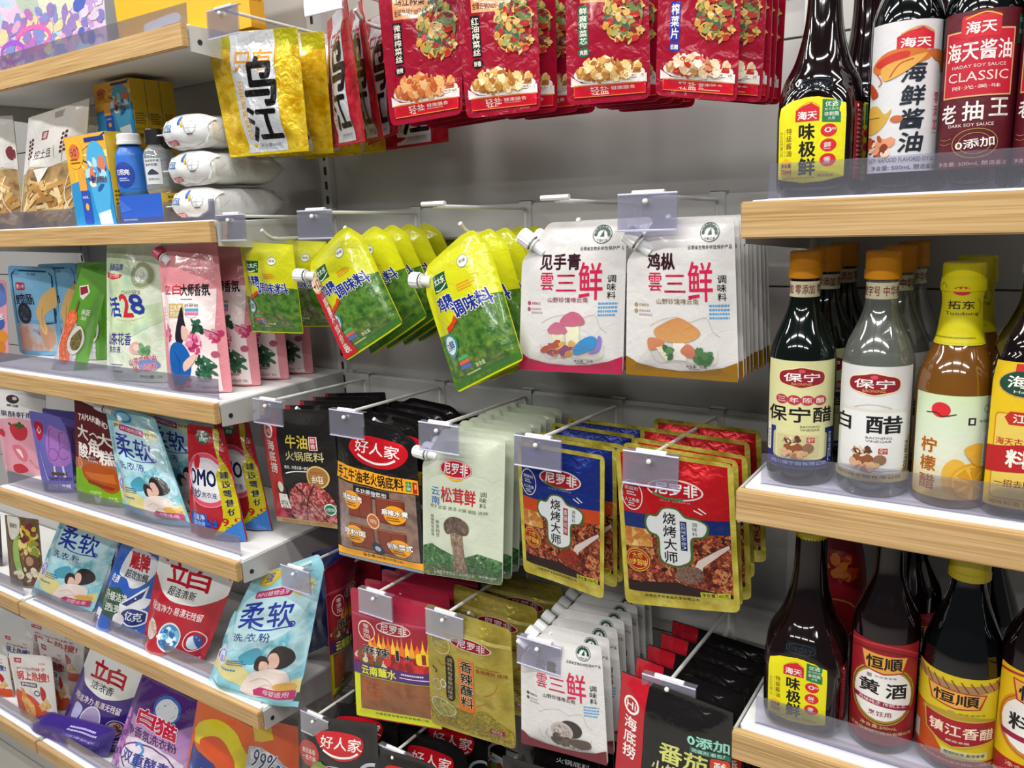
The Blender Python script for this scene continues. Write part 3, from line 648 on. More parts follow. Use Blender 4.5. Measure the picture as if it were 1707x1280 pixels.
# ---- third row
NLF = '尼罗非'
def hl_art(kind):
    a = [R(0, 0, .27, 1, '#b01828'), RING(.13, .19, .075, .055, '#f0e8e4', .02), T('Hi', .08, .165, .18, .215, '#f0e8e4', .02), T('海底捞', .065, .265, .20, .56, '#f0e8e4', .02, 1)]
    if kind == 'beef':
        a += [T('牛油', .38, .215, .68, .325, '#d8c04c', .02), T('火锅底料', .36, .35, .86, .43, '#cfc48c', .012), R(.70, .22, .80, .335, '#f0dcd8'), R(.71, .225, .79, .33, '#a81c24'), T('醇香', .72, .23, .78, .325, '#f0e8e4', 0, 1),
          T('香浓，炒菜火锅一搞定！', .32, .475, .68, .505, '#e8e8e8', 0), CV([(.33, .545), (.45, .525), (.68, .515)], '#e8e8e8', .01), RING(.76, .56, .13, .088, '#d8b868', .02), E(.76, .56, .125, .085, '#94703a'), T('纯', .69, .545, .83, .61, '#f0e0c8', .01), T('非物质文化', .68, .51, .84, .53, '#c83030', 0),
          SM([(.3, .94), (.34, .72), (.5, .62), (.75, .63), (.9, .72), (.985, .9), (.95, .95), (.6, .955)], 'V:#5c1418,#8c2428,#b84c50,#d89088,#701c20:30'), CV([(.4, .63), (.55, .72), (.8, .95)], '#2c1818', .014), CV([(.72, .62), (.58, .78), (.5, .95)], '#2c1818', .014),
          E(.22, .70, .085, .06, '#2a2420'), E(.21, .67, .05, .045, '#e0d8d0'), R(.15, .73, .3, .86, '#e8e4e0'), T('四川牛油', .18, .79, .27, .95, '#1a1a1a', .01, 1), E(.87, .83, .075, .055, '#1c6a50'), RING(.87, .83, .065, .046, '#dce8e0', .01), T('0添加', .82, .815, .92, .845, '#e8f0ec', 0),
          R(0, .955, 1, 1, '#a08a58'), T('精选四川特产小叶张飞牛肉专用底料', .1, .962, .85, .99, '#902020', 0)]
    else:
        a += [T('番茄', .42, .335, .82, .46, '#c8cc70', .02), T('火锅底料', .36, .47, .86, .57, '#cfc48c', .012), R(.84, .33, .99, .55, '#c83c20', .02), T('酸香', .87, .345, .97, .535, '#f4ece0', .02, 1),
          T('0添加', .66, .21, .98, .28, '#9cd8c4', .03, ol=('#1c5a48', .05)), R(.68, .29, .99, .325, '#1c6a54'), T('防腐剂 着色剂', .70, .295, .97, .32, '#cfe8e0', 0), SM([(.4, .62), (.8, .6), (.9, .75), (.5, .8)], 'V:#a01818,#c83828,#e06848:14')]
    return a
BLK = '#161414'
bag('hotpot_base_pack', 'black hotpot base pack with red left strip and gold writing', 'hotpot base pack', BLK, hl_art('beef'), [(430, 680), (555, 684), (573, 884), (464, 868)], [.945, .925, .915, .93], n=5, step=(-.002, .034, 0), bulge=.010, noise=.0012, fin='g', rad=.02, seed=2)
def hrj(kind):
    a = [SM([(.26, .17), (.36, .10), (.62, .085), (.86, .10), (.92, .16), (.86, .235), (.72, .285), (.48, .285), (.32, .235)], '#c21420') if kind == 1 else SM([(.3, .10), (.5, .085), (.8, .10), (.86, .15), (.8, .24), (.6, .285), (.42, .24), (.28, .15)], '#c21420'),
         T('好人家', .34, .12, .84, .205, '#f4f0ee', .01), CV([(.38, .22), (.48, .25), (.6, .26), (.72, .245), (.8, .215)], '#f4f0ee', .018)]
    if kind == 1:
        a += [R(.04, .44, .96, .92, '#5a4038'), R(.06, .44, .96, .92, 'N:#6a5048,#8a7064,#54403a:5'), PG([(0, .315), (1, .335), (1, .435), (0, .425)], '#eea41c'), T('手工牛油老火锅底料', .07, .335, .86, .42, '#16120e', .022), R(.88, .35, .93, .42, '#3c7c30'), T('小块', .885, .355, .925, .415, '#f0f0e0', 0, 1), R(.94, .35, .985, .43, '#b02020'),
          R(.30, .445, .72, .515, '#141212'), T('多功能做菜型', .33, .46, .69, .50, '#f0eeec', .01)]
        for (x0, y0) in ((.22, .47), (.56, .47), (.22, .70), (.56, .70)):
            a += [R(x0, y0+.02, x0+.3, y0+.2, '#6c2c1c', .02), R(x0+.02, y0+.035, x0+.28, y0+.185, '#7c3624', .01), CV([(x0+.01, y0+.028), (x0+.29, y0+.028)], '#a86850', .006), CV([(x0+.15, y0+.035), (x0+.15, y0+.185)], '#64281a', .006)]
        for (cx, cy, t) in ((.27, .555, '烧菜烧肉'), (.76, .60, '麻辣水煮'), (.28, .80, '吃粉面'), (.78, .84, '创新菜式')):
            a += [E(cx, cy, .115, .065, '#e49a20'), T(t, cx-.13, cy-.035, cx+.13, cy+.008, '#f6f2ee', .03, ol=('#2a2018', .06)), LN(cx-.08, cy+.02, cx+.08, cy+.05, '#5a3010', 2)]
        a += [RING(.52, .675, .07, .05, '#e8b088', .014), E(.52, .675, .06, .044, '#b06038'), T('0添加', .48, .66, .56, .69, '#f0e0d0', 0), SM([(.46, .86), (.5, .83), (.56, .84), (.6, .9), (.5, .92)], '#1c2c40'), E(.53, .875, .035, .02, '#a8b8c8'),
          R(0, .925, 1, .975, '#eea41c'), T('净含量200克(50克×4)', .32, .932, .78, .965, '#2a1808', .005), R(0, .977, 1, 1, '#7c8890')]
    else: a += [E(.17, .27, .16, .10, '#b03030'), T('番茄酱香', .06, .235, .28, .275, '#f0e4dc', 0), T('一瓶齐爽', .06, .285, .28, .325, '#f0e4dc', 0), E(.55, .49, .48, .16, '#c8c4c4'), E(.5, .48, .44, .14, '#3a2c28'), B(.1, .36, .92, .6, ['#c87860', '#a84c38', '#e0a890', '#8c3428', '#6c8c3c'], 80, .09, 6), RING(.93, .36, .12, .075, '#b8bcc4', .03)]
    return a
bag('hotpot_base_pack', 'black pack with orange band and round red logo', 'hotpot base pack', BLK, hrj(1), [(552, 690), (692, 722), (708, 958), (566, 924)], [.93, .92, .90, .91], [(.0, .03), (.2, .03), (.3, -.02), (.8, -.02), (.9, .03), (1, .05), (1, 1), (0, 1)], n=5, step=(.0, .036, 0), bulge=.012, noise=.0014, fin='c', rad=.06, seal=.008)
a = [E(.47, .245, .20, .062, '#b4102c'), RING(.47, .245, .19, .056, '#e8d0c8', .008), T(NLF, .33, .205, .62, .28, '#f0e8e4', .02), CV([(.36, .29), (.45, .318), (.56, .305)], '#d8a828', .016), T('云南', .15, .38, .27, .50, '#2c6cb0', .01, 1), T('松茸鲜', .29, .37, .71, .475, '#b81c2c', .02), T('调味料', .76, .37, .83, .48, '#4a4a3a', 0, 1),
     T('煎子 炒菜 煲汤 火锅 调馅 凉拌', .13, .50, .85, .525, '#5c6048', 0), T('植物昆布菇浸', .13, .57, .18, .72, '#5c6048', 0, 1), T('鲜香自然', .21, .60, .26, .72, '#5c6048', 0, 1),
     PG([(0, .80), (.15, .77), (.3, .80), (.42, .83), (.55, .84), (.75, .79), (1, .84), (1, .99), (0, .99)], 'V:#2c5a34,#4c7c48,#1c4428,#6c9460:26'), PG([(0, .93), (1, .95), (1, .996), (0, .996)], 'V:#2c4a30,#5c6c48,#3c5a3c,#8c7c60:40'),
     PG([(.40, .66), (.56, .66), (.58, .84), (.6, .95), (.4, .95), (.43, .84)], 'V:#8c7664,#6c5648,#a8927c,#5c483c:34'), SM([(.33, .66), (.33, .61), (.4, .57), (.5, .565), (.6, .59), (.64, .63), (.62, .67), (.55, .68), (.45, .67), (.37, .685)], 'V:#5c4a42,#6c5a50,#483a34,#7c6a5c:24'),
     T('云南尼罗非食品开发有限公司', .14, .955, .66, .98, '#e8ece4', .005), T('净含量:100克', .72, .952, .94, .97, '#e8ece4', 0)]
bag('seasoning_pouch', 'pale green spouted pouch with one tall brown mushroom', 'pouch', '#c3cbb6', a, [(704, 708), (843, 730), (838, 976), (706, 956)], [.915, .905, .89, .90], CUTL, spout=((.12, .19), (-.08, .17), .0095), n=8, step=(-.001, .025, 0), bulge=.010, noise=.0013, fin='g')
def bbq(top, band, flavour, pc):
    W_ = '#dfe2e4'
    return [R(.045, .028, .955, .90, top), PG([(.045, .40), (.955, .385), (.955, .49), (.045, .50)], band), PG([(.045, .50), (.955, .48), (.955, .905), (.045, .905)], 'V:#4a1c14,#7c2c1c,#b05838,#2c1814,#a8402c,#d09060,#3a1410:22'), PG([(.045, .495), (.3, .49), (.32, .6), (.045, .62)], 'V:#d8a04c,#b86c30,#c88848,#e8c878:14'), PG([(.045, .84), (.5, .82), (.955, .88), (.955, .905), (.045, .905)], '#2a1414'),
     E(.53, .215, .24, .068, '#e8dcd0'), E(.53, .215, .225, .058, '#b4142c'), T(NLF, .36, .175, .72, .25, '#f0ece8', .03), CV([(.34, .245), (.45, .275), (.6, .27)], '#4c7c38', .018), T('N.L.F CUISINE', .40, .285, .66, .295, '#9aa0b8', 0),
     RING(.14, .285, .105, .095, '#e8e4e4', .009), T('防腐剂', .075, .23, .205, .255, '#f0eeee', 0), LN(.09, .265, .19, .295, '#d8d8e0', 2), T('人工色素', .065, .305, .215, .33, '#f0eeee', 0), LN(.10, .337, .18, .365, '#d8d8e0', 2), T('不含', .02+.005, .27, .055, .34, '#f0eeee', 0, 1), CV([(.68, .33), (.75, .355)], '#e8e8e8', .01), CV([(.72, .315), (.78, .345)], '#e8e8e8', .01),
     SM([(.25, .45), (.28, .39), (.36, .385), (.42, .335), (.54, .33), (.62, .375), (.72, .385), (.80, .43), (.77, .505), (.67, .53), (.66, .66), (.6, .70), (.50, .72), (.37, .68), (.36, .54), (.28, .51)], '#4c6830'),
     SM([(.27, .45), (.30, .40), (.37, .397), (.43, .345), (.54, .342), (.61, .388), (.71, .397), (.78, .43), (.75, .495), (.65, .52), (.64, .65), (.58, .69), (.50, .705), (.39, .67), (.38, .53), (.30, .50)], W_),
     T('烧烤大师', .42, .36, .53, .695, '#16161a', .015, 1), R(.565, .41, .62, .60, pc), T(flavour, .572, .418, .613, .592, '#eef0f4', .005, 1), T('调味料', .665, .41, .705, .5, '#303438', 0, 1),
     E(.16, .70, .125, .075, '#c8a838'), E(.16, .70, .115, .067, '#a81c1c'), RING(.16, .70, .10, .056, '#e0b848', .006), T('大师', .11, .655, .21, .69, '#f0cc48', .01), T('0步到味', .075, .695, .255, .735, '#f0cc48', .02),
     PG([(.66, .72), (.70, .66), (.86, .58), (.94, .545), (.95, .565), (.88, .61), (.74, .70), (.72, .78)], '#d8c8c0'), SM([(.50, .76), (.56, .71), (.68, .70), (.74, .735), (.72, .79), (.62, .82), (.53, .80)], 'V:#7c2418,#a03c24,#5c1c14:60' if band[1] != '1' else 'V:#6c5048,#8c6c5c,#4c3830:60'),
     R(.70, .868, .935, .905, '#c8c43c'), T('净含量:100克', .71, .873, .925, .90, '#20200c', .005), T('云南尼罗非食品开发有限公司', .2, .92, .68, .94, '#4a4412', .005)]
GOLD = 'N:#9c8c2c,#b8a83c,#d0c458,#94842a:4'
bag('seasoning_pouch', 'navy barbecue seasoning pouch with gold border and orange band', 'pouch', GOLD, bbq('#182c7c', '#c84820', '香辣椒味', '#b02c24'), [(862, 735), (1008, 760), (1007, 999), (873, 952)], [.905, .90, .885, .885], n=5, step=[(0, .034, 0), (.002, .056, 0), (-.004, .105, 0), (.0, .145, 0)], bulge=.008, noise=.0012, fin='f', rad=.06, seal=.006)
bag('seasoning_pouch', 'red barbecue seasoning pouch with gold border and navy band', 'pouch', GOLD, bbq('#b8141c', '#182c70', '孜然味(不辣)', '#182c70'), [(1026, 744), (1222, 774), (1234, 1022), (1043, 1004)], [.89, .885, .87, .87], n=5, step=[(0, .022, 0), (.004, .042, 0), (-.012, .10, 0), (-.012, .150, 0)], bulge=.008, noise=.0012, fin='f', rad=.06, seal=.006)
# ---- fourth row
a11 = [R(.04, .22, .97, .60, '#98182c'), R(.0, .18, .99, .2, '#b04058'), LN(.42, .20, .75, .22, '#e0b0b8', 1), RING(.21, .30, .115, .075, '#f0d8d0', .012), T('零添加', .165, .245, .255, .355, '#f0dcd4', .01, 1), RING(.55, .245, .20, .045, '#f0d8d4', .008), T(NLF, .40, .215, .71, .28, '#f0e4e0', .015)]
for k in range(13):
    x = .24+k*.055; hh = .33-.05*((k*7) % 5)/5-.02*(k % 2); a11.append(PG([(x, .44), (x, .38), (x+.012, .36), (x+.024, hh), (x+.036, .36), (x+.052, .39), (x+.052, .44)], ['#e8a020', '#e87018', '#f0c038'][k % 3]))
a11 += [B(.08, .44, .5, .56, ['#4c2418', '#8c3c24', '#3c5c28', '#d0c0a8', '#a83820'], 60, .05, 2), B(.45, .46, .97, .57, ['#a81820', '#c82c28', '#801018'], 60, .05, 3),
     T('麻辣', .16, .40, .50, .475, '#141010', .02, ol=('#f0e4d8', .025)), T('1', .575, .40, .612, .48, '#141010', .02, ol=('#f0e4d8', .03)), T('+', .67, .42, .76, .465, '#141010', .02, ol=('#f0e4d8', .03)), R(.80, .395, .955, .49, '#e8c828', .03), T('1', .86, .405, .895, .48, '#8c2818', .03),
     R(.0, .555, 1, .645, '#4a2468'), T('云南蘸水', .13, .565, .56, .635, '#d8dc30', .03), LN(.62, .575, .93, .60, '#d8c8e0', 1), CV([(.6, .61), (.93, .61)], '#d8c8e0', .008),
     R(0, .645, 1, .99, '#c8d010'), R(.085, .655, .94, .92, 'N:#6c3c20,#8c5834,#7a4628:4'), T('食用方法', .13, .67, .35, .70, '#c8562c', .01)]+[T(s_, .13+c_*.085, .71+r_*.03, .19+c_*.085, .735+r_*.03, '#c8562c', 0) for r_, row in enumerate(('蘸拌炒', '火烧凉', '香辣鲜', '炸卤拌')) for c_, s_ in enumerate(row)]+[T('云南尼罗非食品开发有限公司', .25, .935, .86, .96, '#3c4010', .01)]
bag('seasoning_pouch', 'red and yellow chilli powder pouch with brown window', 'pouch', '#a0243c', a11, [(584, 978), (722, 1008), (737, 1218), (596, 1192)], [.905, .90, .885, .885], n=5, step=(.0, .040, 0), bulge=.008, noise=.001, fin='g', rad=.04)
bag('seasoning_pouch', 'red and yellow chilli powder pouch seen nearly edge-on at left', 'pouch', '#8c1c2c', a11, [(541, 950), (600, 905), (588, 1128), (555, 1168)], [.93, 1.05, 1.04, .925], bulge=.012, noise=.0016, fin='g', rad=.04)
for k, (c, y) in enumerate((('#141c58', 0), ('#8c1420', 5), ('#141c58', 8))):
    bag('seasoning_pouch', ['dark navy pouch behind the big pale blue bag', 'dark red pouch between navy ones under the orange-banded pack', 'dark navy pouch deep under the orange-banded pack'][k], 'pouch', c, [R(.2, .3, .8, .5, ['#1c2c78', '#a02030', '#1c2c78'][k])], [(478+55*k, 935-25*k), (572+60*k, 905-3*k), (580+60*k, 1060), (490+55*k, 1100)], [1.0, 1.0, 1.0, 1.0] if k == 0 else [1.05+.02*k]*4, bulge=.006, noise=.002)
OLV = 'N:#8c7c34,#a8983c,#b8a850,#94843a:3'
a12 = [R(.04, .14, 1, .16, '#c8b868'), CV([(0, .165), (1, .165)], '#d8c878', .008), E(.57, .215, .24, .05, '#dccfa0'), E(.57, .215, .225, .043, '#941430'), T(NLF, .42, .185, .74, .245, '#f0dcd8', .02), RING(.2, .27, .13, .085, '#d8d0a0', .01), T('中国味道', .12, .235, .28, .255, '#d8d0a0', 0), LN(.12, .265, .28, .30, '#d8d0a0', 2),
     R(.26, .345, .37, .72, '#241c10', .05), T('调味料有香辣的味道', .285, .365, .345, .705, '#b8b088', 0, 1), R(.42, .345, .60, .77, 'H:#d8541c,#e87828,#c8381c'), T('香辣蘸料', .44, .35, .585, .74, '#141008', .02, 1, ol=('#f0e0c0', .03)), T('香辣烤肉 烧烤', .62, .385, .95, .42, '#a02820', 0), LN(.62, .37, .95, .38, '#a02820', 1),
     SM([(0, .78), (.2, .74), (.5, .79), (.7, .73), (.85, .80), (.99, .88), (.99, .985), (0, .93)], 'V:#7c6c20,#a89038,#5c6c20,#c8ac50,#94741c:50'), E(.2, .80, .17, .07, 'V:#5c7c2c,#8ca048,#b8b070,#a8583c:40'), RING(.2, .80, .17, .07, '#c8c4a8', .012), RING(.22, .6, .035, .03, '#e0dcc8', .014), RING(.13, .63, .06, .04, '#d0ccb8', .01), CV([(.05, .5), (.12, .52), (.1, .54)], '#3c3018', .015),
     CV([(.3, .4), (.22, .45), (.15, .42)], '#a84c28', .006), CV([(.7, .6), (.8, .56), (.85, .48)], '#c8542c', .006), CV([(.62, .7), (.72, .66)], '#c8542c', .006), R(.74, .865, .90, .915, '#8c2040'), T('蘸料', .76, .87, .88, .89, '#e0c8c8', 0), T('好吃', .76, .892, .88, .912, '#e0c8c8', 0)]
bag('seasoning_pouch', 'olive gold dipping powder pouch with orange name strip', 'pouch', OLV, a12, [(710, 1005), (852, 1050), (860, 1250), (720, 1204)], [.89, .885, .87, .875], n=3, step=(.0, .075, 0), bulge=.010, noise=.0013, fin='f', rad=.06, seed=5)
bag('seasoning_pouch', 'white spouted pouch with black truffles and dark red foot', 'pouch', PALE, san('松露', '#6c1c28', '#4a3c3c', (0, 0, 0)), [(868, 1046), (1003, 1078), (1014, 1276), (870, 1238)], [.89, .885, .87, .875], CUTL, spout=((.16, .16), (.0, .07), .0085), n=8, step=(-.001, .026, 0), bulge=.008, fin='g', noise=.0011)
bag('hotpot_base_pack', 'black tomato hotpot base pack with red left strip', 'hotpot base pack', BLK, hl_art('tomato'), [(1037, 1118), (1222, 1188), (1216, 1440), (1020, 1350)], [.88, .87, .85, .86], n=5, step=(.002, .040, 0), bulge=.012, noise=.0022, fin='c', rad=.01, cell=.007)
# ---- lowest row
bag('hotpot_base_pack', 'black pack with round red logo beside the orange foil bag', 'hotpot base pack', '#1c1a1a', hrj(2), [(496, 1190), (628, 1206), (642, 1440), (505, 1400)], [.885, .875, .86, .87], n=4, step=(.0, .050, 0), bulge=.010, noise=.001, rad=.02)
bag('hotpot_base_pack', 'arched black pack with round red logo at the bottom edge', 'hotpot base pack', '#181616', hrj(2), [(612, 1240), (742, 1278), (750, 1500), (620, 1460)], [.875, .87, .85, .86], [(0, .06), (.2, .0), (.8, .0), (1, .06), (1, 1), (0, 1)], n=4, step=(.0, .060, 0), bulge=.010, noise=.001, rad=.12)
bag('hotpot_base_pack', 'plain black pack under the gold and truffle pouches', 'hotpot base pack', '#141212', [T('火锅底料', .5, .05, .9, .085, '#c8c8c8', 0), E(.5, .3, .3, .1, '#b01824')], [(838, 1258), (975, 1300), (985, 1520), (845, 1480)], [.89, .885, .87, .87], n=4, step=(.0, .045, 0), bulge=.008, noise=.001, rad=.02)

# ------------------------------------------------------------------ left shelves
def carton(name, label, cat, base, items, px, Y, D, side=None, stand=None, zbot=None, n=1, group=None, labels=None, yaw=0):
    P = [at(q[0], q[1], Y) for q in px]; x0 = (P[0].x+P[3].x)/2; x1 = (P[1].x+P[2].x)/2; zt = (P[0].z+P[1].z)/2; zb = stand+.0005 if stand is not None else (zbot if zbot is not None else (P[2].z+P[3].z)/2)
    W, H = x1-x0, zt-zb; out = []
    ar = Art(W, H, lambda xy, o: np.stack([xy[:, 0]-W/2, 0*xy[:, 0]-o, H-xy[:, 1]], 1), (W, H), 'm'); ar.lay(np.array(RECT), [(0, 1, 2, 3)], base, -1); ar.draw(items)
    sd = Art(D, H, lambda xy, o: np.stack([0*xy[:, 0]+W/2+o, xy[:, 0], H-xy[:, 1]], 1), (D, H), 'm'); sb = side[0] if side else base
    sd.lay(np.array(RECT), [(0, 1, 2, 3)], sb, -1)
    if side: sd.draw(side[1])
    for v, u in zip(sd.V, sd.U): pass
    off = ar.n; V = np.vstack(sd.V); mm = [ar.midx(m) for m in sd.mats]
    ar.V.append(V); ar.U.append(np.vstack(sd.U)); ar.F += [tuple(i+off for i in f) for f in sd.F]; ar.M += [mm[i] for i in sd.M]; ar.n += len(V)
    Q = np.array([(-W/2, 0, 0), (W/2, 0, 0), (W/2, D, 0), (-W/2, D, 0), (-W/2, 0, H), (W/2, 0, H), (W/2, D, H), (-W/2, D, H)])
    ar.raw(Q, [(0, 1, 2, 3), (4, 5, 6, 7), (0, 3, 7, 4), (3, 2, 6, 7)], ar.midx(sb), np.zeros((8, 2)))
    o = ar.build(name, None, Vector(((x0+x1)/2, Y, zb)))
    o.data.polygons.foreach_set('use_smooth', [False]*len(o.data.polygons)); o.rotation_euler[2] = yaw
    tag(o, labels[0] if labels else label, cat, group)
    out.append(o)
    for k in range(1, n):
        c = o.copy(); COL.objects.link(c); c.location.y += (D+.0015)*k; c['label'] = labels[k]; out.append(c)
    return out, (x0+x1)/2, zt
# -- top shelf
bag('gift_bag', 'big glossy lilac and pink bag with clear window at top left', 'gift bag', 'N:#c8b8e8,#f0c0d8,#a8d0e0,#d8b0e0:5', [R(.02, .1, .22, .98, 'N:#f0a8c0,#e8e0a0,#a8d8d0:4'), SM([(.35, .0), (.86, .0), (.84, .62), (.6, .7), (.42, .55)], '#b8c4b4'), SM([(.62, .45), (.8, .4), (.86, .62), (.76, .72), (.62, .68)], '#d8d8c0'),
    B(.3, .66, .9, .95, ['#b878b8', '#d8a8c8', '#8890c8', '#e0d0a0', '#9880b8'], 90, .035, 3), B(.86, .3, .99, .95, ['#5868b8', '#8880c0', '#b898c8', '#d8c8d8'], 60, .03, 5), RING(.55, .8, .12, .06, '#e870b0', .02), RING(.4, .85, .08, .05, '#a060c8', .02), T('OK', .3, .86, .42, .93, '#c8309c', .02)],
    [(-70, -190), (158, -215), (176, 66), (-60, 96)], .93, stand=Z1, foot=1, bulge=.02, fin='c', seed=1)
carton('carton', 'large plain yellow box with a white paper tag on top shelf', 'box', '#e0a818', [SM([(.22, .80), (.26, .78), (.48, .76), (.5, .83), (.36, .84), (.23, .90)], '#e8e8ee'), LN(.62, .3, .9, .5, '#c87818', 3)], [(178, -150), (405, -170), (412, 48), (190, 60)], .945, .03, side=('#d89c14', [LN(.1, .6, .9, .85, '#b06c10', 3)]), stand=Z1)
# -- second shelf
def fries(seed):
    rr = random.Random(seed); f = [R(.02, .46, .98, .995, 'N:#8c7450,#b89868,#6c5840:5')]
    for k in range(64):
        cx, cy = rr.uniform(.14, .86), rr.uniform(.58, .93); l = rr.uniform(.07, .17); h_ = rr.uniform(.014, .024)
        f.append(R(cx-l, cy-h_, cx+l, cy+h_, rr.choice(['#e0bc80', '#c89c5c', '#f0d8a4', '#b8884c', '#d8b070']), 0, rr.uniform(-70, 70)))
    w = [PG([(0, 0), (1, 0), (1, .47), (.8, .44), (.5, .47), (.2, .44), (0, .50)], '#dedad6'), R(.30, .16, .40, .23, '#8c3c48'), T('薯', .315, .168, .385, .222, '#e8dcd8', 0), T('挖土豆', .22, .31, .52, .385, '#3c2c2c', .005), CV([(.56, .30), (.58, .40)], '#3c2c2c', .006)]
    for (bx_, s_) in ((.70, 1), (.12, -1)):
        w.append(CV([(bx_, .44), (bx_+.01, .2)], '#5c2c38', .008))
        for k in range(5): w += [E(bx_-.025, .22+k*.035, .02, .013, '#5c2c38'), E(bx_+.03, .21+k*.035, .02, .013, '#5c2c38')]
    w += [SM([(.84, .30), (.90, .26), (.97, .30), (.96, .38), (.88, .37)], '#7c3c44'), PG([(.28, .47), (.50, .47), (.39, .60)], '#e8e6e2'), CV([(.1, .55), (.2, .75), (.12, .9)], '#f4f0e8', .01), CV([(.85, .52), (.78, .7), (.9, .88)], '#f4f0e8', .01)]
    return f+w
for px, Y, l in (([(-62, 196), (22, 192), (40, 372), (-50, 374)], .90, 'paper-topped bag of potato sticks at the far left edge'), ([(48, 196), (150, 163), (136, 372), (30, 372)], .905, 'paper-topped bag of potato sticks beside the sunscreen box'), ([(95, 185), (165, 195), (160, 372), (90, 372)], 1.0, 'paper-topped potato stick bag standing behind the front pair')):
    bag('snack_bag', l, 'snack bag', '#c8b89c', fries(len(l)), px, Y, stand=Z2, foot=1, bulge=.024, noise=.0022, fin='c', rad=.0)
sun = [PG([(0, 0), (1, 0), (1, .45), (0, .6)], '#e0aa38')]+[PG([(.22, .22), (.22+.9*math.cos(a_), .22+.6*math.sin(a_)), (.22+.9*math.cos(a_+.12), .22+.6*math.sin(a_+.12))], c_) for a_, c_ in ((-.45, '#23357c'), (-.05, '#f0d890'), (.35, '#23357c'), (.8, '#f0d890'), (1.25, '#23357c'), (1.6, '#e8c040'))]
sun += [PG([(.02, .52), (.99, .4), (.99, .99), (.02, .99)], '#2c8cc8'), E(.22, .2, .21, .16, '#e8b030'), E(.22, .18, .13, .09, '#d86838'), T('50', .13, .14, .27, .22, '#f8f0e0', .02), T('+', .28, .12, .33, .16, '#f8f0e0', .01), LN(.1, .25, .34, .32, '#7c4010', 2), SM([(.52, .2), (.7, .08), (.92, .2), (.96, .6), (.8, .95), (.6, .9), (.5, .5)], '#4ca8d8'),
    B(.5, .25, .9, .6, ['#1c5c9c', '#a8d8e8', '#e8e0d0', '#d87858'], 18, .09, 2), R(.24, .36, .42, .6, '#e8a040'), R(.25, .6, .46, .97, '#2c50b0', .03), E(.36, .78, .04, .04, '#e8b040'), T('防晒乳', .28, .66, .42, .69, '#e8ecf4', 0), PG([(.6, .86), (.9, .82), (.92, .98), (.62, .98)], '#d8e4ec'), T('安热防晒组合', .56, .46, .92, .53, '#d85c48', .01), R(.5, .04, .96, .085, '#23357c')]
ysd = ('#cfaa20', [LN(.1, .62, .9, .84, '#6c5410', 5), R(.05, .9, .95, .93, '#b89018')])
_, cx, zt = carton('sunscreen_box', 'blue and yellow boxed sunscreen set standing lowest at the front', 'box', '#3c94cc', sun, [(106, 229), (174, 218), (192, 345), (124, 348)], .885, .032, side=ysd, stand=Z2)
L = ['yellow-sided sunscreen box on the upper tier, its sun picture showing', 'yellow-sided sunscreen box second in the upper tier', 'yellow-sided sunscreen box rearmost in the upper tier']
zu = at(228, 222, .955).z
carton('sunscreen_box', '', 'box', '#3c94cc', sun, [(152, 142), (214, 130), (228, 222), (168, 225)], .955, .030, side=ysd, zbot=zu, n=3, group='upper tier sunscreen boxes', labels=L)
L = ['sunscreen box under the upper tier box with the sun picture', 'sunscreen box in the lower tier behind the blue bottles', 'sunscreen box at the back of the lower tier']
P0 = at(152, 222, .955); P1 = at(214, 222, .955)
carton('sunscreen_box', '', 'box', '#3c94cc', sun, [(168, 222), (228, 222), (228, 300), (168, 300)], .955, .030, side=ysd, stand=Z2, n=3, group='lower tier sunscreen boxes', labels=L)
_, cx, zt = carton('carton', 'low blue and yellow carton with small bottles on top', 'box', '#2c5cc0', [PG([(.0, .1), (.3, .5), (.0, .6)], '#3c6cd0'), LN(.05, .8, .5, .95, '#8ca8e0', 1)], [(200, 325), (270, 323), (273, 368), (202, 370)], .885, .13, side=('#c8a828', [LN(.1, .1, .9, .7, '#6c5410', 4)]), stand=Z2, labels=None)
def place_b(px, py, y): return at(px, py, y).x
BLUEP = mat('#2c6cc8', 'p')
dp = [(0, .024), (.006, .028), (.05, .029), (.075, .027), (.088, .020), (.094, .012)]
la = [E(.4, .5, .4, .48, '#1c3c98'), T('亮', .42, .3, .62, .5, '#eef', .02), T('日照', .15, .3, .42, .5, '#eef', .01), LN(.2, .6, .6, .75, '#b8c8f0', 2)]
for px, yy, l in ((221, .918, 'blue lotion bottle with white cap and navy oval label'), (243, .985, 'blue lotion bottle with white cap hidden behind its twin')):
    bottle('lotion_bottle', l, 'bottle', place_b(px, 280, yy), yy, zt+.0008, dp, BLUEP, 2, (.092, .112, .021, '#e8e8ec'), [('label', .012, .062, -25, .05, '#2c6cc8', la, 'm')], depth=.8)
SAN = clear_mat('#e4e8ec', .3, .35, '#c4ccd4')
gp = [(0, .020), (.004, .023), (.066, .023), (.078, .019), (.084, .011), (.09, .0105)]
ga = [T('免洗洗手液', .1, .05, .9, .14, '#333', .005), T('净护抑菌', .1, .2, .8, .3, '#333', .005), SM([(.3, .5), (.5, .42), (.7, .5), (.8, .62), (.2, .62)], '#2c3848'), T('500ml', .2, .75, .8, .85, '#445', 0)]
for px, yy, l in ((263, .918, 'clear sanitizer bottle with black cap beside the blue lotion bottle'), (279, .985, 'clear sanitizer bottle with black cap hidden behind its twin')):
    bottle('sanitizer_bottle', l, 'bottle', place_b(px, 280, yy), yy, zt+.0008, gp, SAN, 2, (.088, .114, .015, '#1c1c1e'), [('label', .016, .062, -25, .032, '#c8ccd2', ga, 'm')])
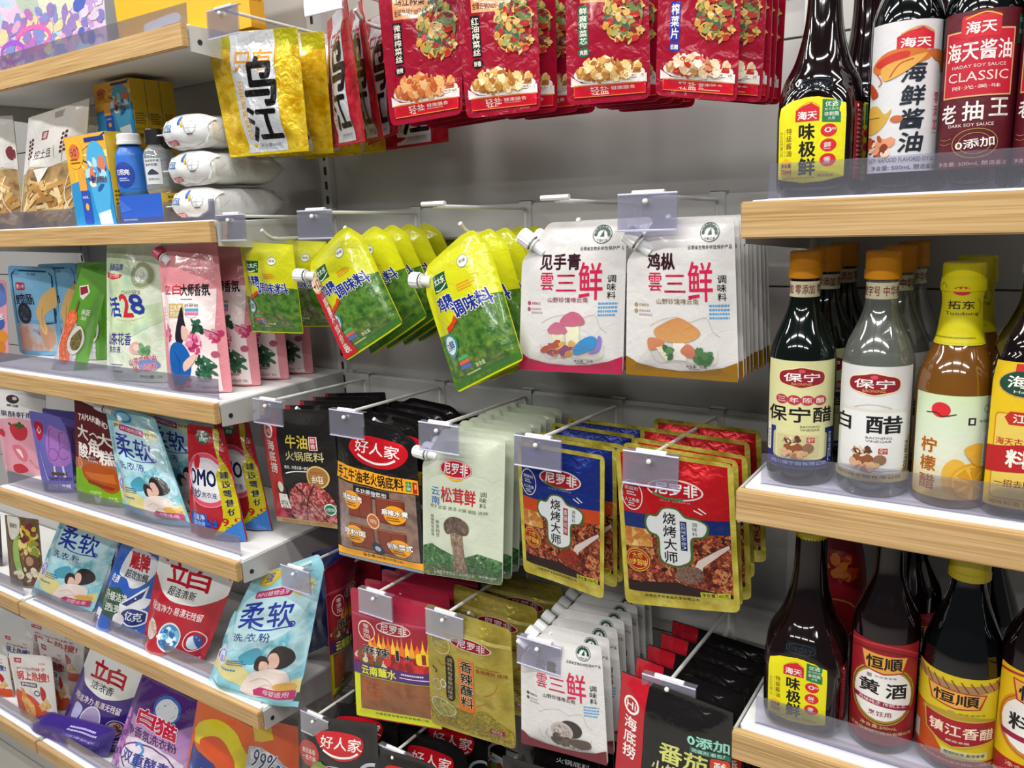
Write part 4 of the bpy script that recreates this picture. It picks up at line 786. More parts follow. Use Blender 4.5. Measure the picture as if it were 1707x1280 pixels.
def wipes(label, x, y, z, rz=0, sx=.112, sy=.18, sz=.058):
    def S(xy, off):
        # x: 0..sx across the front, y: down the front
        a = xy[:, 0]/sx*2-1; b = 1-2*xy[:, 1]/sz
        X = a*sx/2; Zc = b*sz/2*(1-.35*np.abs(a)**4); Y_ = -sy/2+.022*np.abs(b)**2.5+.016*np.abs(a)**3-off-.004+.0015*np.sin(a*9+b*5)
        return np.stack([X, Y_, Zc+sz/2], 1)
    ar = Art(sx, sz, S, (.01, .008), 'c'); ar.lay(np.array(RECT), [(0, 1, 2, 3)], '#dcdcdc', -1, flip=True)
    ar.draw([R(.12, .28, .36, .48, '#3c7cc0', 0, 4), R(.14, .31, .34, .45, '#e8eaec', 0, 4), T('MARTNAPU', .15, .32, .33, .44, '#3c7cc0', .01, rot=4), R(.17, .74, .42, .88, '#c83858', .02, -6), T('婴儿柔湿巾', .19, .76, .40, .86, '#f4e8ea', 0, rot=-6), E(.50, .2, .05, .13, '#3468c0'), E(.58, .3, .04, .11, '#d8b848'), RING(.74, .42, .1, .2, '#9aa0a8', .01), CV([(.64, .42), (.84, .42)], '#9aa0a8', .006), CV([(.74, .22), (.74, .62)], '#9aa0a8', .006), CV([(.68, .6), (.8, .6)], '#6a6068', .02)])
    # remaining soft body
    V = []; F = []; na, nb = 16, 15
    for j in range(nb+1):
        yy = -sy/2+.0+(sy)*j/nb
        e = min(1, (j/nb)/.12) if j < nb/2 else min(1, (1-j/nb)/.16)
        e = math.sin(e*1.57) if j > nb/2 else .62+.38*math.sin(e*1.57)
        for i in range(na):
            t = 2*math.pi*i/na; cx_, sz_ = math.cos(t), math.sin(t); q = 3.2
            r = (abs(cx_)**q+abs(sz_)**q)**(-1/q); V.append((r*cx_*sx/2*(.90+.10*e), yy+(.02 if j == 0 else 0), sz/2+r*sz_*sz/2*e*.985+(.001*math.sin(yy*90+i))))
    for j in range(nb):
        for i in range(na): F.append((j*na+i, j*na+(i+1) % na, (j+1)*na+(i+1) % na, (j+1)*na+i))
    F.append(tuple(range(na))[::-1]); F.append(tuple(nb*na+i for i in range(na)))
    ar.raw(np.array(V), F, ar.midx('#dcdcdc'), np.zeros((len(V), 2)))
    o = ar.build('wet_wipes_pack', None, Vector((x, y, z))); o.rotation_euler[2] = rz; tag(o, label, 'wet wipes', 'stacked wet wipes packs')
    bm = bmesh.new(); add_box(bm, (-sx*.42, sy/2-.004, sz*.5-.0012), (sx*.42, sy/2+.012, sz*.5+.0012), 0, .0005); bm_obj('end_seal', bm, mat('#dcdcdc', 'c'), o)
    bm = bmesh.new(); add_box(bm, (-sx*.5-.008, -sy/2+.004, sz*.48-.001), (-sx*.40, -sy/2+.05, sz*.48+.001), 0, .0005); bm_obj('side_seal', bm, mat('#dcdcdc', 'c'), o)
for k, l in enumerate(('white wet wipes pack at the bottom of its stack of three', 'white wet wipes pack in the middle of its stack of three', 'white wet wipes pack on top of its stack of three')):
    wipes(l, at(340, 300, .95).x+.040+(.0, .004, .000)[k], .968, Z2+.001+k*.0605, (.05, .02, .08)[k])
# -- third shelf
bag('snack_bag', 'pink snack bag with orange biscuits cut by the left edge', 'snack bag', '#d898a8', [SM([(.5, .08), (.9, .05), (.98, .3), (.6, .32)], '#5c74b8'), E(.7, .55, .25, .1, '#3c5ca8'), E(.75, .72, .24, .1, '#d88c28'), E(.7, .86, .24, .1, '#c87c20'), T('脆', .5, .4, .9, .5, '#f0e8ec', .02)], [(-50, 468), (10, 466), (15, 595), (-42, 598)], .895, stand=Z3, foot=1, bulge=.012, rad=.15)
fish = [R(.07, .05, .93, .60, '#7cb4d8', .08), CV([(.07, .1), (.07, .62), (.3, .72), (.62, .64), (.93, .62), (.93, .1), (.85, .05), (.15, .05), (.07, .1)], '#1c3c58', .03), R(.14, .18, .36, .265, '#a82840', .03), T('蟹小号', .16, .20, .34, .25, '#f0e0e4', .01), T('蟹', .12, .32, .22, .42, '#1c2838', .01), T('肉肠', .24, .30, .52, .42, '#1c2838', .02, sh=-.3), E(.30, .52, .15, .12, '#1c2c34'), E(.30, .52, .11, .08, 'V:#2c4450,#1c2c34,#48606c:20'),
    R(.08, .64, .92, .95, 'N:#8c7470,#b89888,#9cb0c0,#7c6460:4'), SM([(.1, .72), (.2, .66), (.32, .76), (.38, .92), (.2, .94), (.12, .85)], '#b08878'), SM([(.6, .7), (.8, .66), (.9, .8), (.8, .92), (.66, .88)], '#b88c74'), SM([(.98, .22), (.75, .30), (.62, .42), (.55, .52), (.6, .62), (.66, .72), (.74, .76), (.78, .68), (.74, .56), (.85, .48), (.99, .42)], '#d8b070'), CV([(.72, .45), (.68, .6), (.72, .72)], '#c09050', .02), T('手工蒸煮', .4, .07, .6, .1, '#1c2838', 0)]
for px, Y, l in (([(12, 442), (90, 446), (106, 592), (34, 592)], .905, 'pale blue crab sausage pouch with clear lower window, frontmost'), ([(62, 440), (126, 438), (140, 592), (80, 592)], .985, 'pale blue crab sausage pouch standing half hidden behind'), ([(95, 440), (150, 438), (168, 592), (120, 592)], 1.06, 'blue pouch deepest behind the crab sausage pouch')):
    bag('snack_pouch', l, 'pouch', '#6ca4cc', fish, px, Y, stand=Z3, foot=1, bulge=.012, rad=.09, fin='c', noise=.0018)
gr = [PG([(0, .42), (.3, .40), (.62, .62), (.7, .99), (0, .99)], '#d8d4dc')]+[RING(.1+.13*(k % 5), .84+.05*(k//5), .07, .03, '#9aa0bc', .008) for k in range(15)]+[SM([(.02, .42), (.3, .38), (.42, .46), (.3, .62), (.42, .78), (.5, .88), (.3, .92), (.06, .78), (.03, .6)], 'V:#d8542c,#e87848,#c84020,#f0a078:30'), PG([(.12, .16), (.4, .12), (.55, .18), (.42, .26), (.3, .24)], '#e8e4e0'), PG([(.16, .165), (.38, .135), (.5, .185), (.3, .225)], '#982838'), T('鲜蔬', .5, .34, .76, .40, '#e8f0d8', .01), T('海苔', .52, .41, .7, .45, '#e8f0d8', .01),
    E(.55, .66, .24, .155, '#e4e0dc'), RING(.55, .66, .24, .155, '#2c3048', .008), SM([(.5, .58), (.62, .54), (.7, .6), (.7, .74), (.55, .77), (.42, .72), (.4, .64)], 'V:#4c3c20,#6c5c30,#8c8440,#3c3018:44'), SM([(.22, .34), (.3, .26), (.32, .34), (.28, .40)], '#7c6838')]
bag('snack_bag', 'green seaweed snack bag with a dish, slumped sideways', 'snack bag', '#5ca028', gr, [(136, 446), (182, 462), (146, 628), (84, 606)], [.905, .90, .89, .89], stand=Z3, foot=1, bulge=.016, fin='c', noise=.0026, rad=.02)
bag('snack_bag', 'green seaweed snack bag standing behind the slumped one', 'snack bag', '#5ca028', gr, [(128, 438), (178, 436), (178, 600), (130, 600)], .975, stand=Z3, foot=1, bulge=.012, fin='c', noise=.002)
h28 = [PG([(0, .02), (.35, .02), (.7, .45), (.95, .42), (.98, .02), (.99, .02), (.99, .55), (.4, .7), (0, .55)], 'N:#b0c89c,#c8d8b4,#9cc0a8:3'), E(.70, .22, .19, .095, '#8c9874'), RING(.70, .22, .19, .095, '#c8c8a8', .012), E(.70, .22, .11, .058, '#dfe4da'), RING(.70, .22, .10, .05, '#aab4a4', .008), RING(.69, .222, .065, .034, '#aab4a4', .008), RING(.71, .218, .03, .016, '#aab4a4', .008), RING(.64, .25, .06, .03, '#b8c0b0', .008), RING(.76, .25, .06, .03, '#b8c0b0', .008), T('民族品牌', .10, .135, .36, .185, '#3c3c98', .02, rot=3), PG([(.02, .195), (.36, .215), (.32, .24), (.2, .25), (.02, .235)], '#c83848'), T('始于1950', .11, .203, .3, .238, '#f4e8e8', 0),
    T('OWEREX', .36, .33, .70, .36, '#7c8060', .005, sh=-.4), T('活', .11, .38, .34, .52, '#2c3c98', .03, sh=-.4), T('2', .36, .36, .52, .52, '#c82838', .035, sh=-.4), T('8', .52, .36, .74, .50, '#2c3c98', .035, sh=-.4), CV([(.3, .54), (.5, .55), (.75, .52)], '#c8c088', .008),
    T('山茶花香', .09, .64, .52, .73, '#3c3488', .012), T('洗衣液', .13, .74, .34, .79, '#3c3488', .01), R(.12, .87, .45, .91, '#d8dccc'), LN(.13, .875, .45, .91, '#5c5498', 2), LN(.12, .925, .45, .95, '#44406c', 1), SM([(.5, .74), (.6, .70), (.72, .73), (.68, .79), (.55, .79)], '#d8a8a0'), E(.62, .745, .05, .025, '#e8c8c0'), B(.65, .72, .82, .80, ['#5c8c5c', '#7ca878'], 14, .04, 4), T('山茶花精油', .50, .81, .88, .865, '#b83c58', .015, rot=-9, ol=('#f4ecec', .03)), E(.78, .87, .14, .04, '#7c88c0'), T('持久留香', .56, .87, .88, .92, '#b83c58', .015, rot=-9, ol=('#f4ecec', .03)), T('净含量:2kg', .64, .945, .97, .975, '#2c3c2c', .01)]
bag('laundry_pouch', 'tall pale green laundry liquid pouch with a camellia medallion', 'laundry pouch', 'N:#c8d4bc,#dce4d0,#b8ccae:3', h28, [(178, 409), (268, 405), (282, 645), (178, 625)], [.915, .905, .885, .89], stand=Z3, foot=1, bulge=.026, fin='c', noise=.0022, rad=.03)
pk = [PG([(.0, .32), (.93, .30), (.88, .60), (.90, .99), (.10, .985), (.04, .6)], '#ecdcdc'), T('立白', .10, .265, .42, .335, '#c02038', .03, ol=('#f0d8d8', .03)), T('大师香氛', .42, .265, .86, .345, '#201c20', .02), LN(.42, .365, .66, .378, '#403a3c', 1), R(.22, .395, .46, .495, '#c0a468'), T('立久香', .24, .405, .44, .445, '#f4ecdc', .0), T('72時', .25, .45, .43, .485, '#f4ecdc', .01), RING(.58, .445, .12, .05, '#8c7c7c', .004), R(.48, .43, .70, .45, '#5c98b8'), R(.48, .455, .70, .475, '#c87898'), T('花朵·精粹·香氛', .48, .40, .7, .42, '#5c4c4c', 0),
      B(.05, .55, .22, .66, ['#d0507c', '#e088a4', '#b03860'], 26, .05, 1), B(.5, .60, .68, .74, ['#c84878', '#e07ca0', '#a83060', '#f0b0c4'], 34, .055, 2), B(.80, .58, .95, .66, ['#d0507c', '#e088a4', '#b03860'], 18, .045, 3), B(.12, .86, .5, .98, ['#c03c60', '#e07898', '#98284c'], 50, .05, 4),
      B(.56, .50, .78, .60, ['#1c4434', '#2c5c44'], 20, .045, 6), B(.58, .74, .86, .92, ['#1c4434', '#2c5c44', '#3c6c50'], 38, .045, 7), CV([(.55, .6), (.72, .56), (.9, .6)], '#3c5c40', .008), CV([(.6, .85), (.72, .76), (.85, .8)], '#3c5c40', .008),
      SM([(.30, .62), (.36, .52), (.40, .45), (.44, .42), (.46, .50), (.48, .56), (.44, .62), (.38, .68), (.32, .67)], '#24202c'), SM([(.42, .55), (.49, .56), (.50, .62), (.45, .65), (.40, .63)], '#e0b8a8'), SM([(.20, .70), (.30, .66), (.42, .68), (.50, .76), (.50, .88), (.34, .96), (.18, .92), (.14, .80)], '#1c5ca8'), SM([(.40, .80), (.56, .74), (.60, .76), (.5, .83), (.40, .86)], '#e0b8a8'), CV([(.26, .72), (.34, .8), (.3, .92)], '#184c8c', .015), E(.86, .74, .045, .022, '#b0586c'), T('Cabre', .58, .945, .86, .975, '#8c7878', 0, sh=-.3), LN(.62, .905, .86, .93, '#5c4c4c', 2)]
bag('laundry_pouch', 'pink laundry pouch with roses and a figure in blue', 'laundry pouch', '#d88c94', pk, [(264, 410), (362, 405), (388, 655), (282, 655)], [.905, .90, .878, .880], stand=Z3, foot=1, bulge=.030, fin='c', noise=.0018, rad=.04, n=4, step=(.004, .062, 0), spout=((.12, .09), (-.03, .03), .012), capcol='#c84c68', group='pink rose laundry pouches', labels=['pink laundry pouch with roses and a figure in blue, frontmost', 'pink rose laundry pouch just behind the frontmost, under the lime packs', 'pink rose laundry pouch third in its row below the lime packs', 'pink rose laundry pouch at the very back against the grey panel'])
# -- fourth shelf
bag('snack_pouch', 'white and pink strawberry snack pouch at the left edge', 'pouch', '#dcdad8', [PG([(0, .36), (.4, .31), (1, .34), (1, .99), (0, .99)], '#dc9cac'), E(.38, .1, .13, .05, '#383038'), E(.42, .09, .05, .02, '#d8b8b0'), T('果脯', .25, .16, .5, .19, '#383038', .01), T('果酥軒瓶', .1, .24, .8, .31, '#58506c', .015), SM([(.3, .42), (.45, .38), (.66, .43), (.62, .56), (.45, .58), (.32, .5)], '#c03040'), B(.3, .38, .6, .42, ['#3c5c28'], 8, .05), SM([(.32, .66), (.5, .64), (.66, .74), (.6, .84), (.42, .8)], '#d87080'), SM([(.4, .7), (.5, .7), (.55, .8)], '#f0dcdc'), E(.08, .52, .08, .05, '#c03040'), SM([(.3, .9), (.5, .87), (.66, .94), (.5, .985), (.34, .98)], '#c03040'), T('FD-20', .68, .85, .9, .88, '#8c5c68', 0, rot=40)], [(-12, 648), (76, 656), (78, 800), (8, 780)], [.92, .92, .91, .91], stand=Z4, foot=1, bulge=.012, rad=.06, fin='g')
pur = [T('禾', .16, .165, .27, .25, '#f0e8ec', 0), SM([(.08, .14), (.30, .15), (.30, .28), (.2, .36), (.1, .3)], '#b01c34'), T('心', .13, .18, .26, .27, '#f0dce0', .01), SM([(.38, .3), (.5, .16), (.62, .18), (.75, .2), (.9, .25), (.95, .42), (.98, .58), (.85, .66), (.6, .66), (.42, .6), (.36, .45)], '#a070b8'), RING(.54, .52, .13, .075, '#7c4c98', .02), RING(.82, .50, .12, .075, '#7c4c98', .02), CV([(.44, .45), (.46, .25), (.52, .2)], '#7c4c98', .02), CV([(.75, .42), (.74, .26), (.84, .24)], '#7c4c98', .02), PG([(.52, .66), (.57, .66), (.56, .8), (.5, .8)], '#d8cce0'), PG([(.76, .66), (.8, .66), (.84, .8), (.78, .8)], '#d8cce0'), R(.42, .74, .86, .78, '#5c4438'), T('TAMM HORN', .3, .80, .96, .85, '#5c4c58', .01), T('波波兔小酸糖', .22, .89, .92, .96, '#e8e4f0', .01), CV([(.15, .5), (.2, .7), (.28, .85)], '#e8e4f0', .012)]
bag('snack_pouch', 'violet gummy candy pouch with pink embossed shapes', 'pouch', '#6a64b0', pur, [(48, 684), (114, 690), (126, 830), (72, 812)], [.895, .89, .875, .875], outline=[(0, 0), (.55, .03), (.8, .06), (.9, .15), (1, .4), (1, 1), (0, 1)], stand=Z4, foot=1, bulge=.010, rad=.05, fin='g')
bag('snack_pouch', 'violet candy pouch peeking out behind its twin', 'pouch', '#5a54a0', pur, [(70, 680), (138, 688), (146, 812), (90, 800)], [.945, .94, .93, .93], stand=Z4, foot=1, bulge=.010, rad=.05, fin='g')
tam = [PG([(.0, .60), (1, .56), (1, .995), (0, .995)], '#7cb01c'), PG([(0, .56), (1, .53), (1, .62), (.5, .64), (0, .66)], '#a8603c')]+[T(c_, .12+.105*k, .13-(.035*math.sin((k+.5)/8*3.14)), .21+.105*k, .19-(.035*math.sin((k+.5)/8*3.14)), '#e8e0dc', .03) for k, c_ in enumerate('TAMARIND')]
tam += [T('大', .08, .22, .40, .36, '#ece4e0', .03), CV([(.44, .30), (.56, .27), (.66, .31)], '#ece4e0', .025), T('大', .66, .24, .98, .38, '#ece4e0', .03), T('酸', .10, .40, .38, .54, '#ece4e0', .03), T('角', .40, .33, .66, .50, '#ece4e0', .03), T('糕', .66, .42, .97, .57, '#ece4e0', .03), T('JELLY', .38, .51, .58, .535, '#ece4e0', .01), T('DROPS', .38, .54, .62, .565, '#ece4e0', .01), E(.14, .6, .08, .06, '#c87858'), RING(.14, .6, .07, .05, '#e8d0c0', .01),
    SM([(.22, .64), (.5, .58), (.95, .62), (.97, .80), (.8, .86), (.5, .80), (.26, .74)], '#b0501c'), PG([(.26, .68), (.9, .66), (.95, .76), (.4, .74)], '#c86c2c'), PG([(.3, .75), (.9, .80), (.84, .83), (.34, .79)], '#8c3810'), T('100%植物营养', .35, .86, .6, .89, '#e8f0c8', 0), SM([(.42, .9), (.5, .93), (.58, .9), (.56, .96), (.5, .985), (.44, .96)], '#e8f0c8'), T('净含量', .74, .9, .9, .92, '#e8f0c8', 0), T('30克', .7, .93, .92, .96, '#e8f0c8', 0)]
bag('snack_pouch', 'maroon and green tamarind cake pouch with white lettering', 'pouch', '#642428', tam, [(124, 664), (178, 688), (210, 852), (128, 830)], [.90, .89, .873, .878], stand=Z4, foot=1, bulge=.012, rad=.02, fin='g')
def soft(powder):
    a = [SM([(.02, .3), (.3, .36), (.6, .30), (.98, .18), (.98, .7), (.6, .75), (.3, .62), (.02, .66)], 'N:#7cc0d0,#b8dce4,#58a4b8,#cfe8e8:3'), SM([(.16, .20), (.5, .14), (.9, .22), (.82, .45), (.5, .56), (.2, .5), (.1, .36)], '#bcdfe6'), R(.26, .155, .72, .215, '#b03068', .03, 3), T('APG植物洁净', .29, .167, .69, .203, '#f0dce8', .0, rot=3), E(.83, .19, .11, .055, '#d8d8a0'), T('99.9%', .74, .175, .93, .205, '#2c3c80', .005),
      T('柔', .16, .24, .46, .44, '#24389c', .016, sh=-.15), T('软', .50, .26, .80, .44, '#24389c', .016, sh=-.15), CV([(.33, .42), (.42, .455), (.56, .46), (.68, .45), (.78, .44), (.80, .42)], '#24389c', .012), RING(.80, .425, .03, .018, '#24389c', .012), T('洗', .17, .48, .28, .55, '#2c3c90', .008, sh=-.2), CV([(.31, .545), (.34, .485)], '#2c3c90', .006), T('衣', .33, .48, .44, .55, '#2c3c90', .008, sh=-.2), CV([(.46, .545), (.49, .485)], '#2c3c90', .006), T('粉' if powder else '液', .48, .48, .60, .55, '#2c3c90', .008, sh=-.2),
      SM([(.3, .68), (.4, .62), (.5, .60), (.56, .66), (.5, .72), (.36, .73)], '#4898b0'), PG([(0, .66), (.2, .70), (.5, .80), (.8, .84), (.98, .80), (.98, .90), (.5, .93), (0, .84)], '#d8cc8c'), LN(.18, .715, .42, .77, '#3c5c90', 3), LN(.1, .80, .38, .83, '#3c7c98', 1), SM([(.06, .60), (.14, .68), (.15, .76), (.08, .79), (.01, .74), (.02, .66)], '#c8d0ec'), RING(.08, .71, .06, .055, '#5860b8', .012), E(.08, .73, .03, .03, '#9878c8'),
      SM([(.62, .66), (.66, .60), (.76, .57), (.86, .60), (.90, .67), (.84, .72), (.74, .74), (.66, .72)], '#2c2424'), SM([(.64, .64), (.72, .63), (.76, .68), (.74, .73), (.66, .74), (.63, .70)], '#dcb4a4'), SM([(.50, .70), (.53, .66), (.60, .66), (.65, .70), (.62, .76), (.53, .76)], '#382c2c'), SM([(.56, .70), (.63, .70), (.65, .75), (.58, .77)], '#dcb4a4'), SM([(.42, .92), (.48, .80), (.60, .76), (.74, .74), (.86, .76), (.88, .86), (.76, .92), (.6, .96), (.46, .95)], '#e4d4cc'), CV([(.5, .86), (.62, .82), (.76, .86)], '#d0b8b0', .012), CV([(.56, .92), (.68, .86), (.8, .88)], '#d0b8b0', .012), E(.85, .86, .1, .03, '#d8a850'),
      PG([(.56, .91), (.62, .885), (.95, .885), (.95, .945), (.58, .945)], '#b83068'), T('母婴适用', .66, .895, .90, .932, '#f4dce8', .005), R(0, .96, 1, 1, '#8cccd8')]
    if not powder: a = [E(.36, .08, .17, .05, '#2c8cc8'), E(.36, .075, .13, .035, '#8cd0e8'), PG([(.14, .15), (.28, .12), (.3, .22), (.2, .27), (.14, .24)], '#e0c860'), T('强', .16, .155, .26, .215, '#24389c', .015)]+a
    else: a = [E(.37, .06, .13, .06, '#c8b040'), T('强', .32, .03, .42, .09, '#24389c', .015)]+a
    return a
SOFT = 'N:#68b4c8,#98d0dc,#b8e0e6:2'
bag('laundry_pouch', 'pale blue softening laundry liquid pouch leaning right', 'laundry pouch', SOFT, soft(False), [(174, 672), (258, 696), (322, 892), (208, 850)], [.915, .905, .87, .872], stand=Z4, foot=1, bulge=.024, noise=.0018, rad=.04, n=2, step=(.006, .075, 0), spout=((.10, .05), (-.16, .03), .011), group='pale blue softening laundry liquid pouches', fin='g', labels=['pale blue laundry liquid pouch with mother and baby picture, leaning', 'pale blue laundry liquid pouch in shade behind the leaning one'])
omo = [E(.48, .47, .50, .24, '#e0506c'), E(.48, .47, .44, .20, '#d8d4dc'), E(.48, .47, .36, .16, '#e8e4ea'), RING(.48, .47, .50, .24, '#e88898', .02), SM([(.2, .33), (.3, .25), (.36, .3), (.3, .4)], '#c82430'), T('OMO', .08, .38, .70, .52, '#14204c', .035, ol=('#f0f0f4', .04)), T('奥妙', .03, .55, .36, .635, '#1c2c6c', .015), T('洗衣液', .37, .575, .68, .625, '#1c2c6c', .01), PG([(.26, .035), (.52, .03), (.6, .10), (.5, .155), (.3, .14)], '#1c6444'), T('新升级', .28, .05, .54, .085, '#e8f0e4', .01), T('酵素', .36, .095, .52, .13, '#e8f0e4', .01),
      SM([(.70, .0), (.84, .0), (.86, .1), (.82, .22), (.88, .30), (.96, .42), (.99, .6), (.97, .8), (.84, .93), (.58, .985), (.52, .96), (.68, .86), (.76, .74), (.75, .55), (.72, .42), (.80, .32), (.76, .2)], '#c8bc1c')]+[T(c_, .79+.008*k, .38+.082*k, .93+.008*k, .44+.082*k, '#1c2860', .02) for k, c_ in enumerate('建议零售价')]+[T('9.9', .72, .79, .98, .86, '#b81c24', .03), T('元', .76, .87, .9, .92, '#1c2860', .02), R(.03, .78, .42, .90, '#2458b8'), T('倍洁净', .06, .79, .38, .84, '#f0f4f8', .01), T('除菌除螨', .06, .85, .38, .89, '#b8d0f0', 0), PG([(.0, .90), (.45, .91), (.6, .985), (.02, .99)], '#b02430'), B(.42, .82, .6, .92, ['#1c2c80', '#2458b8'], 18, .04, 2), PG([(.5, .985), (.75, .9), (.99, .8), (.99, .995), (.5, .995)], '#3c78c0')]
bag('laundry_pouch', 'red laundry liquid pouch with yellow price ribbon', 'laundry pouch', '#b41c28', omo, [(312, 706), (372, 716), (414, 905), (318, 888)], [.895, .89, .868, .872], stand=Z4, foot=1, bulge=.026, noise=.0022, rad=.05, n=2, step=(.0, .060, 0), back='#8c8c94', fin='c', group='red laundry liquid pouches', labels=['red laundry liquid pouch with yellow price ribbon, nearest shelf end', 'red laundry liquid pouch behind, beside the black hotpot pack'])
# -- fifth shelf
bag('snack_pouch', 'mixed vegetable chips pouch at the left end of its shelf', 'pouch', 'N:#4c3828,#6c5438,#3c2c24:3', [SM([(.08, .0), (.4, .0), (.45, .2), (.3, .32), (.12, .28)], '#c8c4bc'), T('菌蔬生', .14, .1, .38, .16, '#2c2820', .01), B(.4, .1, .98, .6, ['#c8a838', '#8c9c3c', '#7c4c28', '#d8c878', '#6c2c38'], 60, .1, 4), SM([(.28, .35), (.4, .3), (.45, .6), (.5, .85), (.35, .8), (.26, .6)], '#8cac5c'), E(.75, .62, .2, .12, '#5c3828'), E(.72, .6, .1, .07, '#a88460'), B(.3, .7, .9, .9, ['#b8b09c', '#d8d0b8'], 20, .08, 2), E(.88, .9, .1, .07, '#8c2c34'), LN(.1, .92, .4, .96, '#443c5c', 1)], [(8, 858), (64, 866), (76, 990), (18, 975)], [.905, .90, .885, .885], stand=Z5, foot=1, bulge=.014, fin='c', rad=.03)
bag('snack_pouch', 'dark pouch at the left edge beside the vegetable chips', 'pouch', '#3a2c30', [B(.2, .2, .8, .8, ['#6c4c50', '#4c3c48'], 20, .15)], [(-50, 850), (0, 856), (8, 960), (-40, 950)], .90, stand=Z5, foot=1, bulge=.012, fin='c')
bag('laundry_bag', 'pale blue laundry powder bag with mother and baby, left one', 'laundry bag', SOFT, soft(True), [(118, 826), (214, 862), (158, 1042), (48, 972)], [.945, .935, .868, .872], stand=Z5, foot=1, bulge=.028, noise=.0024, rad=.02, fin='g', seed=5)
dp_ = [SM([(.30, .02), (.7, .02), (.96, .1), (.85, .3), (.6, .42), (.42, .34), (.22, .28)], '#d8dce4'), T('雕牌', .34, .05, .78, .21, '#b81c2c', .04, sh=-.3), T('超效加酶', .36, .23, .84, .32, '#1c2438', .015), T('去渍', .1, .32, .3, .4, '#e8ecf4', .02), PG([(.02, .50), (.35, .44), (.62, .56), (.6, .86), (.2, .80), (.0, .70)], '#1c4c3c'), T('升级洁净', .12, .50, .58, .60, '#e8f0ec', .015, sh=-.2), T('透亮', .18, .64, .52, .74, '#e8f0ec', .015, sh=-.2), PG([(.45, .62), (.9, .34), (.86, .5), (.98, .52), (.9, .62), (.5, .72)], '#e8ecf4'), PG([(.5, .61), (.86, .4), (.82, .5), (.6, .62)], '#1c2c80'), E(.74, .74, .24, .12, '#e8ecf4'), E(.74, .74, .21, .10, '#1c2c80'), T('亿克', .6, .68, .88, .79, '#e8f0f8', .02), SM([(.4, .78), (.5, .72), (.6, .78), (.58, .88), (.46, .9)], '#e4dce8'), R(.02, .76, .14, .88, '#dce0e4'), T('去渍更净', .6, .88, .86, .92, '#b8d0f0', 0)]
bag('laundry_bag', 'small bright blue laundry powder bag with green patch', 'laundry bag', '#1c58b8', dp_, [(204, 902), (272, 928), (246, 1078), (150, 1036)], [.90, .895, .866, .868], stand=Z5, foot=1, bulge=.022, noise=.002, rad=.03, fin='c')
bag('laundry_bag', 'blue laundry powder bag in shade behind the small blue one', 'laundry bag', '#1c54a8', [LN(.2, .2, .8, .4, '#8cb0e0', 3)], [(196, 870), (262, 892), (252, 1000), (180, 985)], .965, stand=Z5, foot=1, bulge=.02, noise=.002, fin='c')
def lb(body, col2, purple):
    a = [SM([(0, .0), (.5, -.0), (1, .0), (1, .26), (.75, .40), (.5, .44), (.25, .38), (0, .24)] if 0 else [(0, 0), (1, 0), (1, .24), (.78, .38), (.5, .43), (.22, .37), (0, .22)], '#dcdcda'), T('立', .20, .07, .46, .25, '#b81428', .035, sh=-.2), T('白', .48, .09, .76, .26, '#b81428', .035, sh=-.2), T('超洁清新' if not purple else '洁浓香', .28, .285, .66, .37, '#202020', .01),
         T('3倍洁净力·易漂无残留', .06, .47, .84, .55, '#f0e0e4', .012)]
    if not purple: a += [E(.16, .75, .10, .11, '#e0d8d4'), B(.08, .68, .24, .82, ['#c8a090', '#e8d0c4'], 12, .06), E(.47, .78, .17, .155, '#e8e4e8'), E(.47, .78, .15, .135, '#3c8cc8'), B(.34, .7, .6, .88, ['#78c0e8', '#e8f4f8', '#2c6cb0'], 34, .05, 2), RING(.82, .76, .13, .105, '#e8dce0', .012), SM([(.74, .74), (.82, .7), (.9, .76), (.88, .84), (.78, .83)], '#c8dcec'), SM([(.80, .70), (.9, .72), (.9, .84)], '#2c58a8'), T('立体亮白 自然清香', .62, .92, .96, .955, '#f0dce0', .005)]
    else: a += [SM([(.12, .62), (.2, .58), (.3, .62), (.26, .76), (.18, .80), (.12, .72)], '#b8b8e8'), E(.46, .72, .15, .17, '#e8e0f0'), E(.46, .72, .135, .155, 'G:#8c70b0,#b8a8d0,#a8c8e0'), B(.36, .78, .56, .87, ['#c890d0', '#a868b8'], 24, .04, 2), RING(.46, .72, .15, .17, '#e0d8f0', .008), RING(.82, .72, .12, .10, '#d8c8e0', .01), E(.82, .72, .09, .08, '#b89078'), B(.76, .67, .88, .77, ['#6c3c28', '#d8b098'], 10, .05), LN(.1, .80, .3, .84, '#c8c0e8', 1), LN(.72, .85, .95, .92, '#d0c8ec', 2)]
    return a
bag('laundry_bag', 'red laundry powder bag with white top and round pictures', 'laundry bag', '#b4182c', lb(0, 0, 0), [(268, 914), (396, 954), (340, 1122), (234, 1066)], [.915, .905, .864, .866], stand=Z5, foot=1, bulge=.028, noise=.0024, rad=.02, fin='g', seed=2)
bag('laundry_bag', 'large pale blue laundry powder bag at the shelf end', 'laundry bag', SOFT, soft(True), [(408, 966), (546, 918), (500, 1196), (346, 1124)], [.895, .905, .862, .862], outline=[(.12, 0), (.9, 0), (1, .1), (.99, .8), (.93, 1), (0, 1), (.02, .5)], stand=Z5-.02 if 0 else Z5, foot=1, bulge=.030, noise=.0028, rad=.04, fin='g', seed=9)
